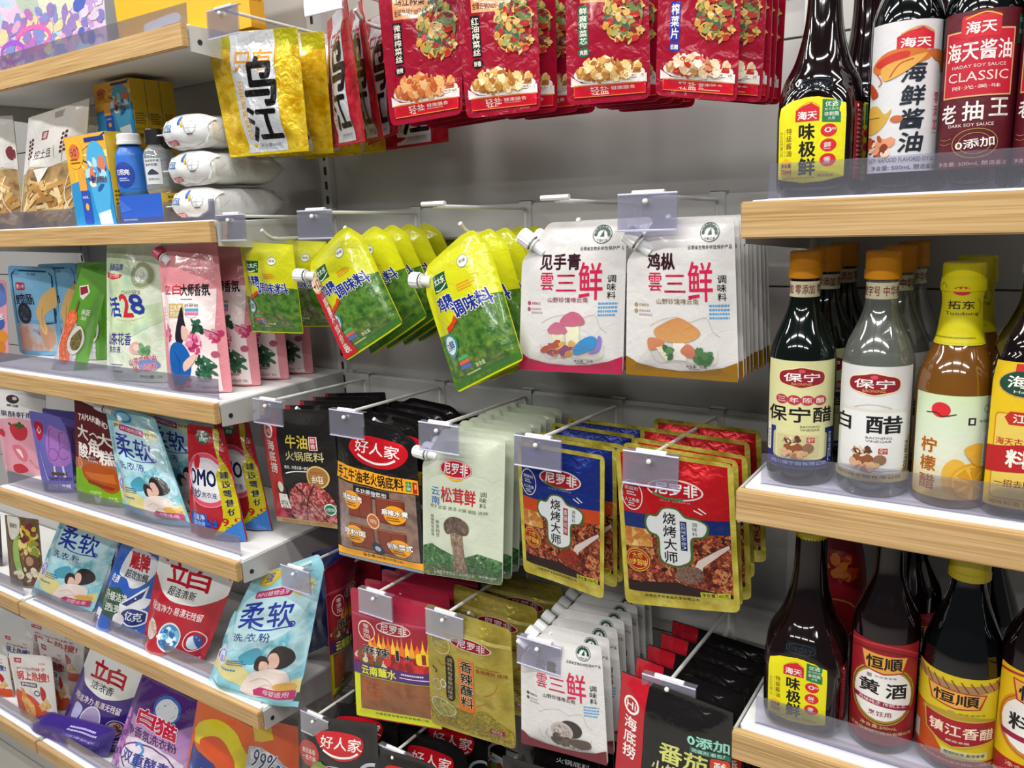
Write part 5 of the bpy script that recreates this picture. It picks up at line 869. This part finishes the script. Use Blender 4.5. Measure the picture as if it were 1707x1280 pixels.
# -- sixth shelf
def crisp(cc):
    return [R(.12, .06, .30, .13, '#a82840'), T('一碗阿', .14, .075, .28, .115, '#f0e0e4', 0), T('KEEP', .7, .11, .84, .14, '#c05848', .0), T('#Crispy的妹子', .18, .18, .84, .235, '#b83c30', .01), T('锅上热搜!', .17, .25, .90, .38, cc, .03), R(.24, .41, .64, .475, '#2c3038', .03), T('香辣味锅巴', .27, .42, .61, .465, '#f0ece8', .01), RING(.62, .56, .06, .035, '#3c4068', .02), SM([(.72, .45), (.8, .5), (.82, .6), (.74, .66), (.7, .58)], '#a82c28'),
     SM([(.02, .60), (.2, .56), (.4, .60), (.6, .68), (.8, .80), (.98, .82), (.98, .99), (.02, .99)], '#c04828'), SM([(.24, .78), (.22, .66), (.3, .62), (.4, .68), (.5, .76), (.52, .88), (.4, .96), (.28, .92)], 'V:#c88c50,#dca868,#b87840:20'), PG([(.22, .5), (.3, .52), (.36, .64), (.26, .66)], '#c87c3c'), PG([(.62, .74), (.84, .62), (.9, .74), (.7, .82)], 'V:#c89858,#dcb478,#a87840:30')]
for px, Y, l, c in (([(14, 1088), (86, 1094), (102, 1232), (40, 1222)], [.885, .88, .858, .858], 'white crispy rice snack pouch with red lettering, standing frontmost', '#c02c28'), ([(2, 1052), (56, 1068), (66, 1200), (20, 1190)], [.945, .94, .93, .93], 'white crispy snack pouch with blue lettering behind the frontmost', '#24407c'),
                   ([(62, 1062), (108, 1084), (124, 1212), (86, 1200)], [.93, .925, .915, .915], 'white crispy rice pouch squeezed to the right of the frontmost', '#a82c30'), ([(40, 1030), (142, 1062), (146, 1190), (62, 1172)], 1.0, 'white crispy rice pouch at the back beside the purple bag', '#a82c30'),
                   ([(-40, 1076), (12, 1094), (34, 1216), (-14, 1204)], [.885, .88, .862, .862], 'white and blue crispy snack pouch at the left edge', '#24407c')):
    bag('snack_pouch', l, 'pouch', '#cfcbc8', crisp(c), px, Y, stand=Z6, foot=1, bulge=.012, rad=.05, fin='g', noise=.0014)
bag('laundry_bag', 'purple laundry powder bag with white top, standing upright', 'laundry bag', '#3a2478', lb(0, 0, 1), [(152, 1076), (244, 1122), (206, 1262), (98, 1212)], [.935, .925, .88, .88], stand=Z6, foot=1, bulge=.026, noise=.0026, rad=.02, fin='g', back='#8c8c90')
bag('laundry_bag', 'purple laundry powder bag slumped low in front of the upright one', 'laundry bag', '#3c2680', [LN(.45, .2, .9, .4, '#c8c0e8', 2), R(.45, .45, .9, .62, '#5440a0'), T('洁净护衣', .5, .48, .86, .56, '#d8d0f0', .005)], [(84, 1186), (196, 1214), (188, 1316), (58, 1276)], [.872, .862, .850, .850], stand=Z6, foot=1, bulge=.034, noise=.0022, rad=.05, fin='g')
cat = [PG([(0, 0), (1, 0), (1, .2), (.6, .42), (0, .35)], '#4c2470'), E(.55, .19, .2, .125, '#3c68b0'), E(.55, .20, .165, .105, '#d8dce4'), T('白', .20, .27, .46, .42, '#b8183c', .05, sh=-.2, ol=('#f0e8ec', .04)), T('猫', .48, .29, .78, .44, '#b8183c', .05, sh=-.2, ol=('#f0e8ec', .04)), T('净香氛洗衣粉', .10, .46, .82, .56, '#34204c', .015, sh=-.2), SM([(.1, .62), (.5, .56), (.9, .66), (.85, .9), (.4, .97), (.1, .85)], '#e8dcec'), RING(.48, .76, .36, .17, '#6c3c88', .02), CV([(.3, .64), (.36, .6), (.42, .66), (.36, .78), (.42, .9)], '#4c94d0', .03), T('双重酵素', .16, .70, .78, .83, '#2c3490', .022), B(.0, .4, .12, .95, ['#a85cb0', '#c888c8', '#7c3c90'], 50, .05, 2)]
bag('laundry_bag', 'lilac laundry powder bag with red two-character logo', 'laundry bag', 'G:#d8b8dc,#b888c0,#5c3080', cat, [(238, 1122), (340, 1176), (312, 1330), (184, 1276)], [.93, .92, .864, .866], stand=Z6, foot=1, bulge=.030, noise=.0026, rad=.02, fin='c')
tide = [SM([(.05, .24), (.3, .10), (.7, .10), (.95, .3), (.95, .6), (.7, .66), (.6, .52), (.3, .36), (.08, .36)], '#d8c81c'), SM([(.22, .30), (.5, .22), (.78, .34), (.84, .56), (.66, .58), (.5, .46), (.26, .38)], '#d85018'), PG([(.04, .40), (.5, .48), (.62, .56), (.42, .58), (.3, .56), (.2, .99), (.02, .99)], '#1c3488'), SM([(.02, .80), (.3, .62), (.6, .62), (.9, .60), (.95, .70), (.7, .80), (.8, .99), (.05, .99)], '#e8ecf0'), T('Tide', .08, .62, .72, .88, '#2468c0', .05, sh=-.2), T('汰渍', .60, .60, .92, .72, '#1c2440', .02)]
bag('laundry_bag', 'orange, yellow and blue laundry powder bag with white swoosh', 'laundry bag', '#d86020', tide, [(330, 1166), (424, 1214), (404, 1372), (302, 1322)], [.90, .89, .864, .864], stand=Z6, foot=1, bulge=.026, noise=.002, rad=.02, fin='c')
bag('laundry_bag', 'orange and silver foil laundry bag under the lowest hook', 'laundry bag', '#c8501c', [PG([(0, .08), (.4, .04), (.5, .14), (.1, .2)], '#c8a81c'), PG([(0, .26), (.3, .22), (.7, .30), (.9, .36), (.8, .99), (0, .99)], 'N:#c8ccd0,#9ca0a4,#e0e4e8:3'), T('99%', .14, .26, .62, .42, '#202c58', .01, rot=8, ol=('#e8ecf0', .03)), T('除', .64, .34, .84, .46, '#1c3488', .03, ol=('#e8ecf0', .03)), T('汰渍', .5, .5, .8, .6, '#2c3440', .01)], [(424, 1196), (502, 1212), (490, 1400), (392, 1370)], [.885, .88, .862, .862], stand=Z6, foot=1, bulge=.024, noise=.0026, rad=.02, fin='c')
# ------------------------------------------------------------------ bottles
DG = mat('#06080a', 'k'); DR = mat('#120608', 'k'); CLG = clear_mat('#d4dcd4', .3, .16, '#c8ccc4'); AMB = clear_mat('#c89040', .3, .42, '#a86c20'); GRN = mat('#06100c', 'k')
def hd_logo(x0, y0, x1, y1):
    return [PG([(x0, y0+(y1-y0)*.38), (x0+(x1-x0)*.3, y0+(y1-y0)*.15), (x0+(x1-x0)*.65, y0), (x1, y0+(y1-y0)*.3), (x1, y1), (x0, y1)], '#c81c2c'), CV([(x0+(x1-x0)*.1, y0+(y1-y0)*.25), (x0+(x1-x0)*.6, y0-(y1-y0)*.06), (x1, y0+(y1-y0)*.22)], '#e8a030', .012), T('海天', x0+(x1-x0)*.1, y0+(y1-y0)*.45, x1-(x1-x0)*.1, y0+(y1-y0)*.9, '#f4f0ec', .025)]
wjx = [PG([(0, .14), (.15, .06), (.4, .0), (.6, .0), (1, .10), (1, .93), (.75, .98), (.4, 1), (.1, .93), (0, .9)], '#dcd408'), *hd_logo(.28, .07, .62, .28), PG([(.66, .04), (.92, .07), (.92, .32), (.66, .30)], '#1c7048'), T('优选', .70, .07, .88, .13, '#e8f0e0', .01), T('黄豆酿造', .69, .145, .89, .175, '#b8d8b8', 0), T('非脱脂', .69, .19, .89, .24, '#e8f0e0', .01), T('大豆', .74, .25, .84, .28, '#e8f0e0', 0),
       T('味', .34, .31, .56, .49, '#18140c', .03), T('极', .34, .51, .58, .69, '#18140c', .03), T('鲜', .34, .71, .58, .91, '#18140c', .03), T('特级酱油', .15, .34, .23, .68, '#7c3c18', .005, 1), CV([(.125, .36), (.125, .68)], '#a87c10', .005), T('PREMIUM', .045, .38, .09, .68, '#a89410', 0, 1), PG([(.06, .74), (.15, .70), (.24, .74), (.24, .92), (.06, .90)], '#e0b020'), T('净含量', .07, .76, .23, .81, '#3c1c08', .01), T('750ml', .07, .83, .23, .88, '#3c1c08', .01)]
for k, c_ in enumerate('0鲜香'): wjx += [E(.76, .40+k*.17, .115, .075, '#c8202c'), T(c_, .70, .365+k*.17, .80, .425+k*.17, '#f4ece8', .015), T('添加' if k == 0 else '', .80, .37, .86, .40, '#f4ece8', 0) if k == 0 else LN(.70, .435+k*.17, .83, .45+k*.17, '#f0c8c8', 1)]
wjx += [T('PREMIUM SOY SAUCE', .10, .925, .58, .95, '#6c5c10', 0), T('酿造酱油', .62, .90, .84, .935, '#8c5030', 0)]
mar = [LN(.15, .1, .9, .9, '#b87078', 14), E(.2, .05, .06, .02, '#e8c8a0')]
def soy(label, px, py, y, z, yaw, group=None, sc=1.0):
    return bottle('soy_sauce_bottle', label, 'bottle', at(px, py, y).x, y, z+.001, [(0, .034*sc), (.006, .040*sc), (.095, .0405*sc), (.112, .040*sc), (.122, .036*sc), (.135, .028*sc), (.154, .0225*sc), (.173, .0185*sc), (.195, .0165*sc), (.24, .0150*sc)], DR, 4.2, (.232, .262, .0165, '#c8bc20'),
      [('front_label', .016, .100, -4, .066, '#dcd408', wjx, 'm', .0005, [(0, .10), (.2, .03), (.5, 0), (.8, .04), (1, .12), (1, .94), (.7, .99), (.4, 1), (0, .94)]), ('side_label', .018, .093, 68, .030, '#7c1420', mar, 'm', .0005),
       ('raised_mark', .104, .118, 0, .034, '#14161a', [RING(.5, .5, .47, .42, '#2a2c30', .03), T('haday', .12, .2, .88, .82, '#2c2e34', .01)], 'k', .0012)], yaw, group, 1.0, .112)
soy('tall soy sauce bottle with yellow label on the top right shelf', 1368, 200, .915, R1, -.16)
soy('soy sauce bottle with yellow label on the lowest right shelf', 1344, 1130, .915, R3, -.16, None, 1.14)
soy('soy sauce bottle hidden behind the tall yellow-labelled one', 1440, 200, 1.01, R1, -.16)
cyl = [(0, .029), (.005, .0325), (.160, .0325), (.172, .031), (.19, .024), (.205, .017), (.23, .0145), (.25, .0145)]
sea = [*hd_logo(.36, .05, .78, .19), R(.93, 0, 1, .22, '#1c5c3c')]+[T(c_, .44, .27+k*.155, .70, .40+k*.155, '#1c2430', .03, sh=.15) for k, c_ in enumerate('海鲜酱油')]
sea += [SM([(.05, .27), (.25, .19), (.5, .18), (.72, .20), (.74, .25), (.5, .30), (.3, .33), (.1, .32)], '#c86c28'), SM([(.1, .26), (.3, .21), (.5, .20), (.45, .26), (.2, .29)], '#c02c20'), SM([(.72, .20), (.9, .20), (.98, .26), (.92, .34), (.88, .28), (.8, .26)], '#b86430'), SM([(.2, .29), (.5, .24), (.7, .22), (.5, .32), (.25, .38)], '#d8a048'), CV([(.3, .36), (.4, .28), (.55, .25)], '#a84818', .012), CV([(.12, .32), (.2, .38), (.16, .41)], '#a84818', .012), SM([(.02, .38), (.12, .42), (.16, .47), (.05, .48)], '#a83c18'),
        SM([(.0, .56), (.15, .54), (.26, .60), (.34, .57), (.28, .66), (.16, .72), (.0, .72)], '#c8a040'), CV([(.0, .62), (.2, .62)], '#8c6820', .01), E(.40, .64, .07, .025, '#b86438'), B(.02, .76, .40, .88, ['#a8502c', '#d8906c', '#7c3418', '#e8c8b0'], 24, .06, 3), R(.82, .46, .92, .74, '#e0c8cc'), T('零添加', .83, .47, .91, .73, '#a82840', .005, 1), T('TASTY SEAFOOD FLAVORED SOY SAUCE', .04, .90, .97, .93, '#20201e', .0), T('净含量: 500mL 酿造酱油', .1, .95, .92, .985, '#3c3c3c', 0)]
old = [R(.07, .12, .84, .54, '#d8a878'), R(.09, .13, .82, .53, '#b81830'), R(.26, .03, .66, .17, '#c81c2c', .03), CV([(.3, .05), (.5, .02), (.66, .05)], '#e8a030', .015), T('海天', .31, .07, .61, .145, '#f4f0ec', .02), T('海天酱油', .11, .19, .80, .31, '#f0e4e0', .015), T('HADAY SOY SAUCE', .18, .335, .74, .355, '#f0e4e0', .005), T('CLASSIC', .14, .38, .78, .44, '#e8d0c8', .0), T('阳·光·美·味', .2, .465, .7, .49, '#f0d8d0', 0),
        T('老', .07, .58, .26, .70, '#f0e8e4', .015), T('抽', .33, .57, .54, .69, '#f0e8e4', .015), T('王', .60, .56, .82, .67, '#f0e8e4', .015), T('DARK SOY SAUCE', .18, .71, .66, .73, '#f0d8d0', 0), RING(.48, .84, .24, .095, '#b89050', .008), RING(.48, .84, .17, .068, '#b89050', .006), T('0添加', .28, .81, .68, .87, '#f0e8e4', .02, rot=-6), CV([(.06, .80), (.14, .81), (.22, .80)], '#b89050', .005), CV([(.06, .83), (.14, .84), (.22, .83)], '#b89050', .005), T('净含量: 500mL 酿造酱油', .06, .955, .86, .985, '#e0b8b0', 0), R(.89, .04, 1, .22, '#1c5c3c'), T('优选', .905, .06, .985, .09, '#d0e0d0', 0), T('非脱脂', .905, .13, .985, .16, '#d0e0d0', 0)]
for px, y, base, items, l in ((1508, .915, '#d2d1d4', sea, 'soy sauce bottle with white crab label'), (1630, .915, '#58101e', old, 'dark soy sauce bottle with maroon label'), (1762, .915, '#58101e', old, 'dark soy sauce bottle cut by the right edge of the photo'),
    (1560, 1.0, '#d2d1d4', sea, 'soy sauce bottle with white label hidden behind the crab one'), (1672, 1.0, '#58101e', old, 'dark soy sauce bottle hidden behind the maroon-labelled one')):
    bottle('soy_sauce_bottle', l, 'bottle', at(px, 150, y).x, y, R1+.001, cyl, DG, 2, (.245, .275, .0165, '#b81c24'), [('label', .022, .160, 4, .080, base, items, 'm')], 0)
vin = [(0, .033), (.006, .0360), (.14, .0360), (.152, .0345), (.168, .029), (.184, .0215), (.198, .0165), (.208, .0152), (.235, .0150)]
def bn_logo(cy, sc=1): return [SM([(.20, cy), (.24, cy-.055), (.38, cy-.085), (.5, cy-.10), (.62, cy-.085), (.76, cy-.055), (.80, cy), (.76, cy+.055), (.62, cy+.085), (.5, cy+.10), (.38, cy+.085), (.24, cy+.055)], '#e8d8a0'), SM([(.215, cy), (.25, cy-.05), (.39, cy-.075), (.5, cy-.09), (.61, cy-.075), (.75, cy-.05), (.785, cy), (.75, cy+.05), (.61, cy+.075), (.5, cy+.09), (.39, cy+.075), (.25, cy+.05)], '#8c1828'), T('保宁', .28, cy-.04, .72, cy+.035, '#f0e8e4', .025), T('BAONING', .38, cy+.045, .62, cy+.068, '#e8c070', .005), E(.5, cy-.06, .04, .018, '#c84858')]
pic = [E(.42, .80, .12, .05, '#8c5030'), B(.3, .70, .5, .77, ['#5c3828', '#b89070', '#e0c8a8'], 12, .04, 2), E(.60, .80, .07, .045, '#8c6850'), B(.28, .83, .66, .89, ['#a86848', '#d0a888', '#c8a070'], 16, .05, 3), RING(.36, .74, .03, .02, '#4c3028', .01), R(.58, .70, .68, .75, '#b83828'), T('保宁', .59, .705, .67, .745, '#f0e0d8', 0)]
bv = [R(0, 0, 1, .62, '#d2d09a'), R(0, .62, 1, 1, '#1c2c6c'), *bn_logo(.15)]+[E(.255+.16*k, .355, .085, .045, '#b03048') for k in range(4)]+[T(c_, .2+.16*k, .33, .31+.16*k, .38, '#f0e4d8', .01) for k, c_ in enumerate('三年陈酿')]+[R(.14, .66, .86, .90, '#b8b088', .04), R(.18, .42, .82, .91, '#d2d09a', .05), R(.21, .68, .74, .89, '#c8c090', .03), T('保宁醋', .05, .42, .92, .56, '#14121a', .02), T('BAONING', .50, .59, .74, .61, '#3c3820', 0), T('VINEGAR', .50, .62, .74, .64, '#3c3820', 0), *pic, R(.01, .60, .09, .86, '#e0e0d0', .03), T('中华老字号', .025, .66, .075, .84, '#3c6c40', 0, 1), T('净含量:480mL', .885, .66, .955, .94, '#e0e4f0', .0, 1), T('四川保宁醋有限公司', .14, .925, .84, .96, '#d0d4e8', .005)]
wv = [R(.86, .60, 1, 1, '#c0b078'), *bn_logo(.15), RING(.5, .62, .44, .30, '#c8c0b0', .008), R(.06, .36, .94, .90, '#d4cfc4', .08), R(.10, .39, .90, .88, '#dedede', .06), T('白', .02, .42, .26, .56, '#18161a', .02), T('醋', .44, .42, .84, .57, '#18161a', .02), T('BAONING', .44, .60, .72, .62, '#3c3838', 0), T('VINEGAR', .44, .63, .72, .65, '#3c3838', 0), *pic, T('净含量:480mL', .89, .64, .955, .95, '#20201c', .0, 1), PG([(0, .92), (1, .92), (1, 1), (0, 1)], '#b8a870'), T('四川保宁醋有限公司', .1, .935, .84, .965, '#2c2818', .005)]
ng = lambda t: [T(t, .02, .2, .98, .8, '#8c2830', .005)]
for k, (px, y) in enumerate(((1335, .915), (1368, .998), (1398, 1.075))):
    bottle('vinegar_bottle', ['dark vinegar bottle with cream and blue label, frontmost', 'dark vinegar bottle second in its row, orange cap showing', 'dark vinegar bottle rearmost in its row by the panel'][k], 'bottle', at(1335, 680, .915).x+.004*k, y, R2+.001, vin, GRN, 2, (.229, .258, .0168, '#d88c14'), [('label', .020, .142, 0, .086, '#d2d09a', bv, 'm'), ('neck_label', .209, .226, 0, .070, '#d8d4b0', ng('零添加 零添加 零添加'), 'm')], 0, 'dark vinegar bottles')
for k, (px, y) in enumerate(((1460, .912), (1500, .995), (1530, 1.072))):
    bottle('vinegar_bottle', ['clear white vinegar bottle with orange cap, frontmost', 'clear white vinegar bottle second in its row behind the front one', 'clear white vinegar bottle rearmost in its row'][k], 'bottle', at(1459, 690, .912).x+.004*k, y, R2+.001, vin, CLG, 2, (.229, .258, .0172, '#d88c14'), [('label', .018, .142, -4, .090, '#d8d8d8', wv, 'm'), ('neck_label', .209, .226, 0, .072, '#d8d4b0', ng('中华老字号 中华老字号'), 'm'), ('back_label', .022, .140, 150, .07, '#c8c8c4', [LN(.1, .1, .9, .9, '#888', 16)], 'm')], 0, 'clear vinegar bottles')
lem = [R(0, 0, 1, 1, 'G:#e0b838,#dcdcc8,#cfdcc4,#c8dab0'), E(.34, .14, .10, .072, '#d02830'), CV([(.18, .18), (.3, .17), (.36, .2), (.5, .17)], '#382028', .012), T('柠', .14, .42, .32, .56, '#a85c14', .02, ol=('#e8c890', .03)), T('檬', .14, .60, .32, .74, '#a85c14', .02, ol=('#e8c890', .03)), T('醋', .14, .78, .32, .92, '#a85c14', .02, ol=('#e8c890', .03)),
       SM([(.40, .70), (.5, .60), (.62, .64), (.66, .78), (.56, .92), (.42, .9)], '#e0b040'), E(.72, .82, .25, .19, '#e0a428'), E(.72, .82, .22, .165, '#e8bc48')]+[PG([(.72, .82), (.72+.20*math.cos(a_), .82+.15*math.sin(a_)), (.72+.20*math.cos(a_+.6), .82+.15*math.sin(a_+.6))], '#d89c20') for a_ in (0, .9, 1.8, 2.7, 3.6, 4.5, 5.4)]+[SM([(.6, .5), (.75, .44), (.88, .52), (.9, .66), (.74, .66)], '#dca838'), R(.80, .34, .97, .66, '#e4e4e0')]+[R(.815+0, .36+k*.02, .955, .36+k*.02+(.012 if k % 3 else .007), '#202020') for k in range(14)]+[R(.62, .20, .70, .27, '#202428'), R(.64, .215, .68, .255, '#d8dcd0'), T('中华老字号', .74, .22, .97, .25, '#303438', 0), RING(.86, .12, .07, .04, '#404840', .006)]
slv = [E(.48, .17, .16, .07, '#c82430'), T('拓东', .22, .33, .74, .46, '#3c2410', .015), T('Tuodong', .18, .5, .82, .57, '#5c3c10', 0, sh=-.3), CV([(.05, .1), (.12, .05), (.2, .1), (.15, .2)], '#a09010', .02), CV([(.8, .3), (.9, .4), (.82, .55)], '#a09010', .02), LN(.0, .90, 1, .94, '#8c7c10', 1)]
lpf = [(0, .032), (.006, .0360), (.118, .0365), (.135, .035), (.150, .030), (.163, .023), (.172, .020), (.205, .0165), (.215, .0165), (.217, .019), (.24, .0188)]
for k, y in enumerate((.912, 1.0)):
    bottle('vinegar_bottle', ['amber lemon vinegar bottle with yellow sleeved neck', 'lemon vinegar bottle behind, only its yellow neck showing'][k], 'bottle', at(1590, 690, .912).x+.005*k, y, R2+.001, lpf, AMB, 2, (.218, .246, .0195, '#d0c408'), [('label', .010, .118, 4, .088, '#c8dab0', lem, 'm'), ('neck_sleeve', .166, .232, 0, .112, '#cfc40c', [], 'm', .0012), ('sleeve_print', .168, .230, 0, .044, '#cfc40c', slv, 'm', .0016)], 0, 'lemon vinegar bottles')
cook = [R(0, 0, 1, 1, '#dcb818'), E(.46, .14, .36, .10, '#c8a050'), E(.46, .14, .34, .09, '#1c4434'), T('海天', .22, .09, .72, .17, '#f0ece4', .02), T('Haday', .3, .185, .6, .21, '#e0dcc8', 0), R(.30, -.0+.01, .56, .06, '#c02c28'), R(.10, .34, .90, .94, '#c8841c', .06), R(.12, .35, .88, .93, '#dcc058', .05), PG([(.28, .33), (.66, .33), (.72, .37), (.66, .42), (.28, .42), (.22, .37)], '#b82c1c'), T('江南', .32, .345, .64, .405, '#f4ece0', .02), T('海天古道', .14, .51, .56, .56, '#b82c1c', .01), PG([(-.0+.01, .58), (.99, .52), (.99, .72), (.01, .76)], '#b01c20'), T('料酒', .28, .59, .8, .71, '#f4ece0', .03), T('一招去腥', .16, .80, .6, .85, '#8c3c18', .01), T('调味料酒 净含量', .1, .95, .8, .98, '#8c3c18', .005)]
for k, y in enumerate((.908, .995)):
    bottle('cooking_wine_bottle', ['square cooking wine bottle with yellow label at right edge', 'cooking wine bottle hidden behind the square yellow-labelled one'][k], 'bottle', at(1716, 700, .908).x+.004*k, y, R2+.001, [(0, .032), (.006, .0365), (.158, .0365), (.175, .033), (.196, .022), (.21, .0165), (.24, .015)], DR, 3.4, (.236, .262, .0165, '#c89c70'), [('label', .012, .156, 0, .070, '#dcb818', cook, 'm', .0006)], 0, 'square cooking wine bottles', 1, .165)
def hs(cy): return [PG([(.20, cy-.10), (.80, cy-.075), (.74, cy+.085), (.5, cy+.11), (.26, cy+.075)], '#a82420'), PG([(.22, cy-.09), (.78, cy-.065), (.72, cy+.075), (.5, cy+.095), (.28, cy+.065)], '#dca044'), T('恒順', .28, cy-.06, .72, cy+.06, '#20140c', .025)]
yw = [R(0, 0, 1, 1, '#901824'), CV([(0, .06), (.25, .03), (.5, .0+.02), (.75, .05), (1, .13)], '#c03838', .02), CV([(0, .12), (.25, .08), (.5, .07), (.75, .10), (1, .18)], '#6c1018', .015), E(.5, .50, .44, .30, '#a88434'), RING(.5, .50, .41, .28, '#4c3810', .012), E(.5, .50, .38, .255, '#e4e0dc'), *hs(.19), T('中华老字号', .40, .315, .66, .335, '#404040', 0), R(.30, .31, .36, .345, '#908080'), T('黄', .20, .37, .46, .50, '#14110e', .025), T('酒', .54, .38, .80, .52, '#14110e', .025), PG([(.10, .54), (.5, .56), (.88, .60), (.88, .65), (.5, .61), (.12, .585)], '#8c1838'), T('风味纯正 传统工艺', .2, .565, .8, .60, '#f0dce0', 0, rot=4), T('烹饪用', .34, .66, .62, .71, '#8c1838', .01), R(.0, .80, 1, .90, '#7c2018'), T('净含量:500mL', .24, .80, .70, .835, '#e8c898', .005), T('江苏恒顺醋业股份有限公司', .08, .86, .92, .89, '#e8c898', 0)]
for k, y in enumerate((.915, 1.0)):
    bottle('rice_wine_bottle', ['yellow rice wine bottle with red label and white oval', 'rice wine bottle in shade behind the front red-labelled one'][k], 'bottle', at(1473, 1120, .915).x+.012*k, y, R3+.001, [(0, .032), (.006, .0355), (.138, .0355), (.160, .0345), (.180, .026), (.195, .019), (.21, .0155), (.25, .0140)], DR, 2, (.246, .272, .0165, '#a81c24'), [('label', .012, .138, 0, .084, '#901824', yw, 'm')], 0, 'yellow rice wine bottles')
bottle('rice_wine_bottle', 'red-labelled bottle standing behind the low yellow-labelled soy bottle', 'bottle', at(1392, 1010, 1.02).x, 1.02, R3+.001, [(0, .032), (.006, .0355), (.15, .0355), (.185, .030), (.21, .0175), (.25, .0150)], DR, 2, (.236, .262, .0165, '#a81c24'), [('label', .03, .20, 0, .10, '#8c1420', [B(.3, .1, .8, .3, ['#c84020', '#e08030'], 20, .07), RING(.5, .6, .3, .16, '#a88434', .02)], 'm')], 0)
zj = [R(0, 0, 1, 1, '#cfb81c'), PG([(0, 0), (.2, .05), (.5, .09), (.8, .06), (1, .0+.01), (1, .12), (.7, .16), (.4, .17), (0, .1)], '#a07c50')]+[CV([(k*.09, .01+.04*math.sin(k/11*3.1)), (k*.09+.08, .12+.03*math.sin(k/11*3.1))], '#7c2c20', .012) for k in range(11)]+[PG([(0, .40), (.22, .42), (.3, .7), (.5, .96), (0, .92)], '#b84c1c'), *hs(.24), R(.44, .375, .50, .405, '#a08878'), T('中华老字号', .54, .38, .80, .40, '#3c3828', 0), SM([(.2, .42), (.5, .39), (.9, .44), (.96, .48), (.5, .46), (.18, .48)], '#a88c2c'), PG([(.18, .44), (.5, .46), (.95, .45), (.95, .68), (.62, .76), (.5, .775), (.36, .74), (.22, .66)], '#c8a848'), PG([(.2, .45), (.5, .47), (.93, .46), (.93, .67), (.6, .74), (.5, .76), (.38, .73), (.23, .65)], '#981c28')]+[T(c_, .26+.165*k, .52+.006*k, .41+.165*k, .64+.006*k, '#f0dcc0', .02) for k, c_ in enumerate('镇江香醋')]+[T('酿造食醋', .44, .69, .66, .715, '#f0dcc0', 0), R(.40, .80, .86, .88, '#ccc88c'), T('酸鲜味浓 愈存愈香', .43, .82, .83, .855, '#28281c', .01), R(.02, .66, .12, .86, '#b8b4ac'), R(0, .90, 1, 1, '#98282c'), T('零添加防腐剂(苯甲酸钠 山梨酸钾)', .15, .925, .95, .96, '#e0c080', 0)]
for k, y in enumerate((.92, 1.012)):
    bottle('vinegar_bottle', ['black vinegar bottle with red shield on yellow label', 'dark vinegar bottle behind the one with the red shield'][k], 'bottle', at(1600, 1150, .92).x+.012*k, y, R3+.001, [(0, .036), (.006, .0405), (.12, .0405), (.140, .039), (.158, .033), (.175, .027), (.192, .021), (.21, .0165), (.225, .016)], DG, 2, (.218, .243, .0195, '#c8b420'), [('label', .012, .120, 0, .100, '#cfb81c', zj, 'm')], -.08, 'black vinegar bottles')
jy = [R(0, 0, 1, 1, '#dcb414'), CV([(0, .05), (.5, .02), (1, .05)], '#a82420', .03), E(.5, .44, .46, .30, '#c88428'), RING(.5, .44, .43, .28, '#a05c18', .012), E(.5, .44, .40, .25, '#e4e0dc'), *hs(.17), T('料', .2, .36, .46, .50, '#14110e', .025), T('酒', .54, .36, .80, .50, '#14110e', .025), PG([(.10, .53), (.88, .56), (.88, .61), (.12, .575)], '#8c1838'), R(0, .78, 1, .93, '#a01c24'), T('净含量:500mL', .2, .80, .8, .84, '#e8c898', .005), T('江苏恒顺', .2, .87, .8, .905, '#e8c898', 0)]
bottle('cooking_wine_bottle', 'cooking wine bottle with yellow label at the lower right edge', 'bottle', at(1728, 1170, .915).x, .915, R3+.001, [(0, .032), (.006, .0365), (.14, .0365), (.165, .034), (.185, .025), (.2, .0165), (.245, .0145)], DR, 2, (.24, .266, .0165, '#a81c24'), [('label', .010, .142, 6, .088, '#dcb414', jy, 'm')], 0)
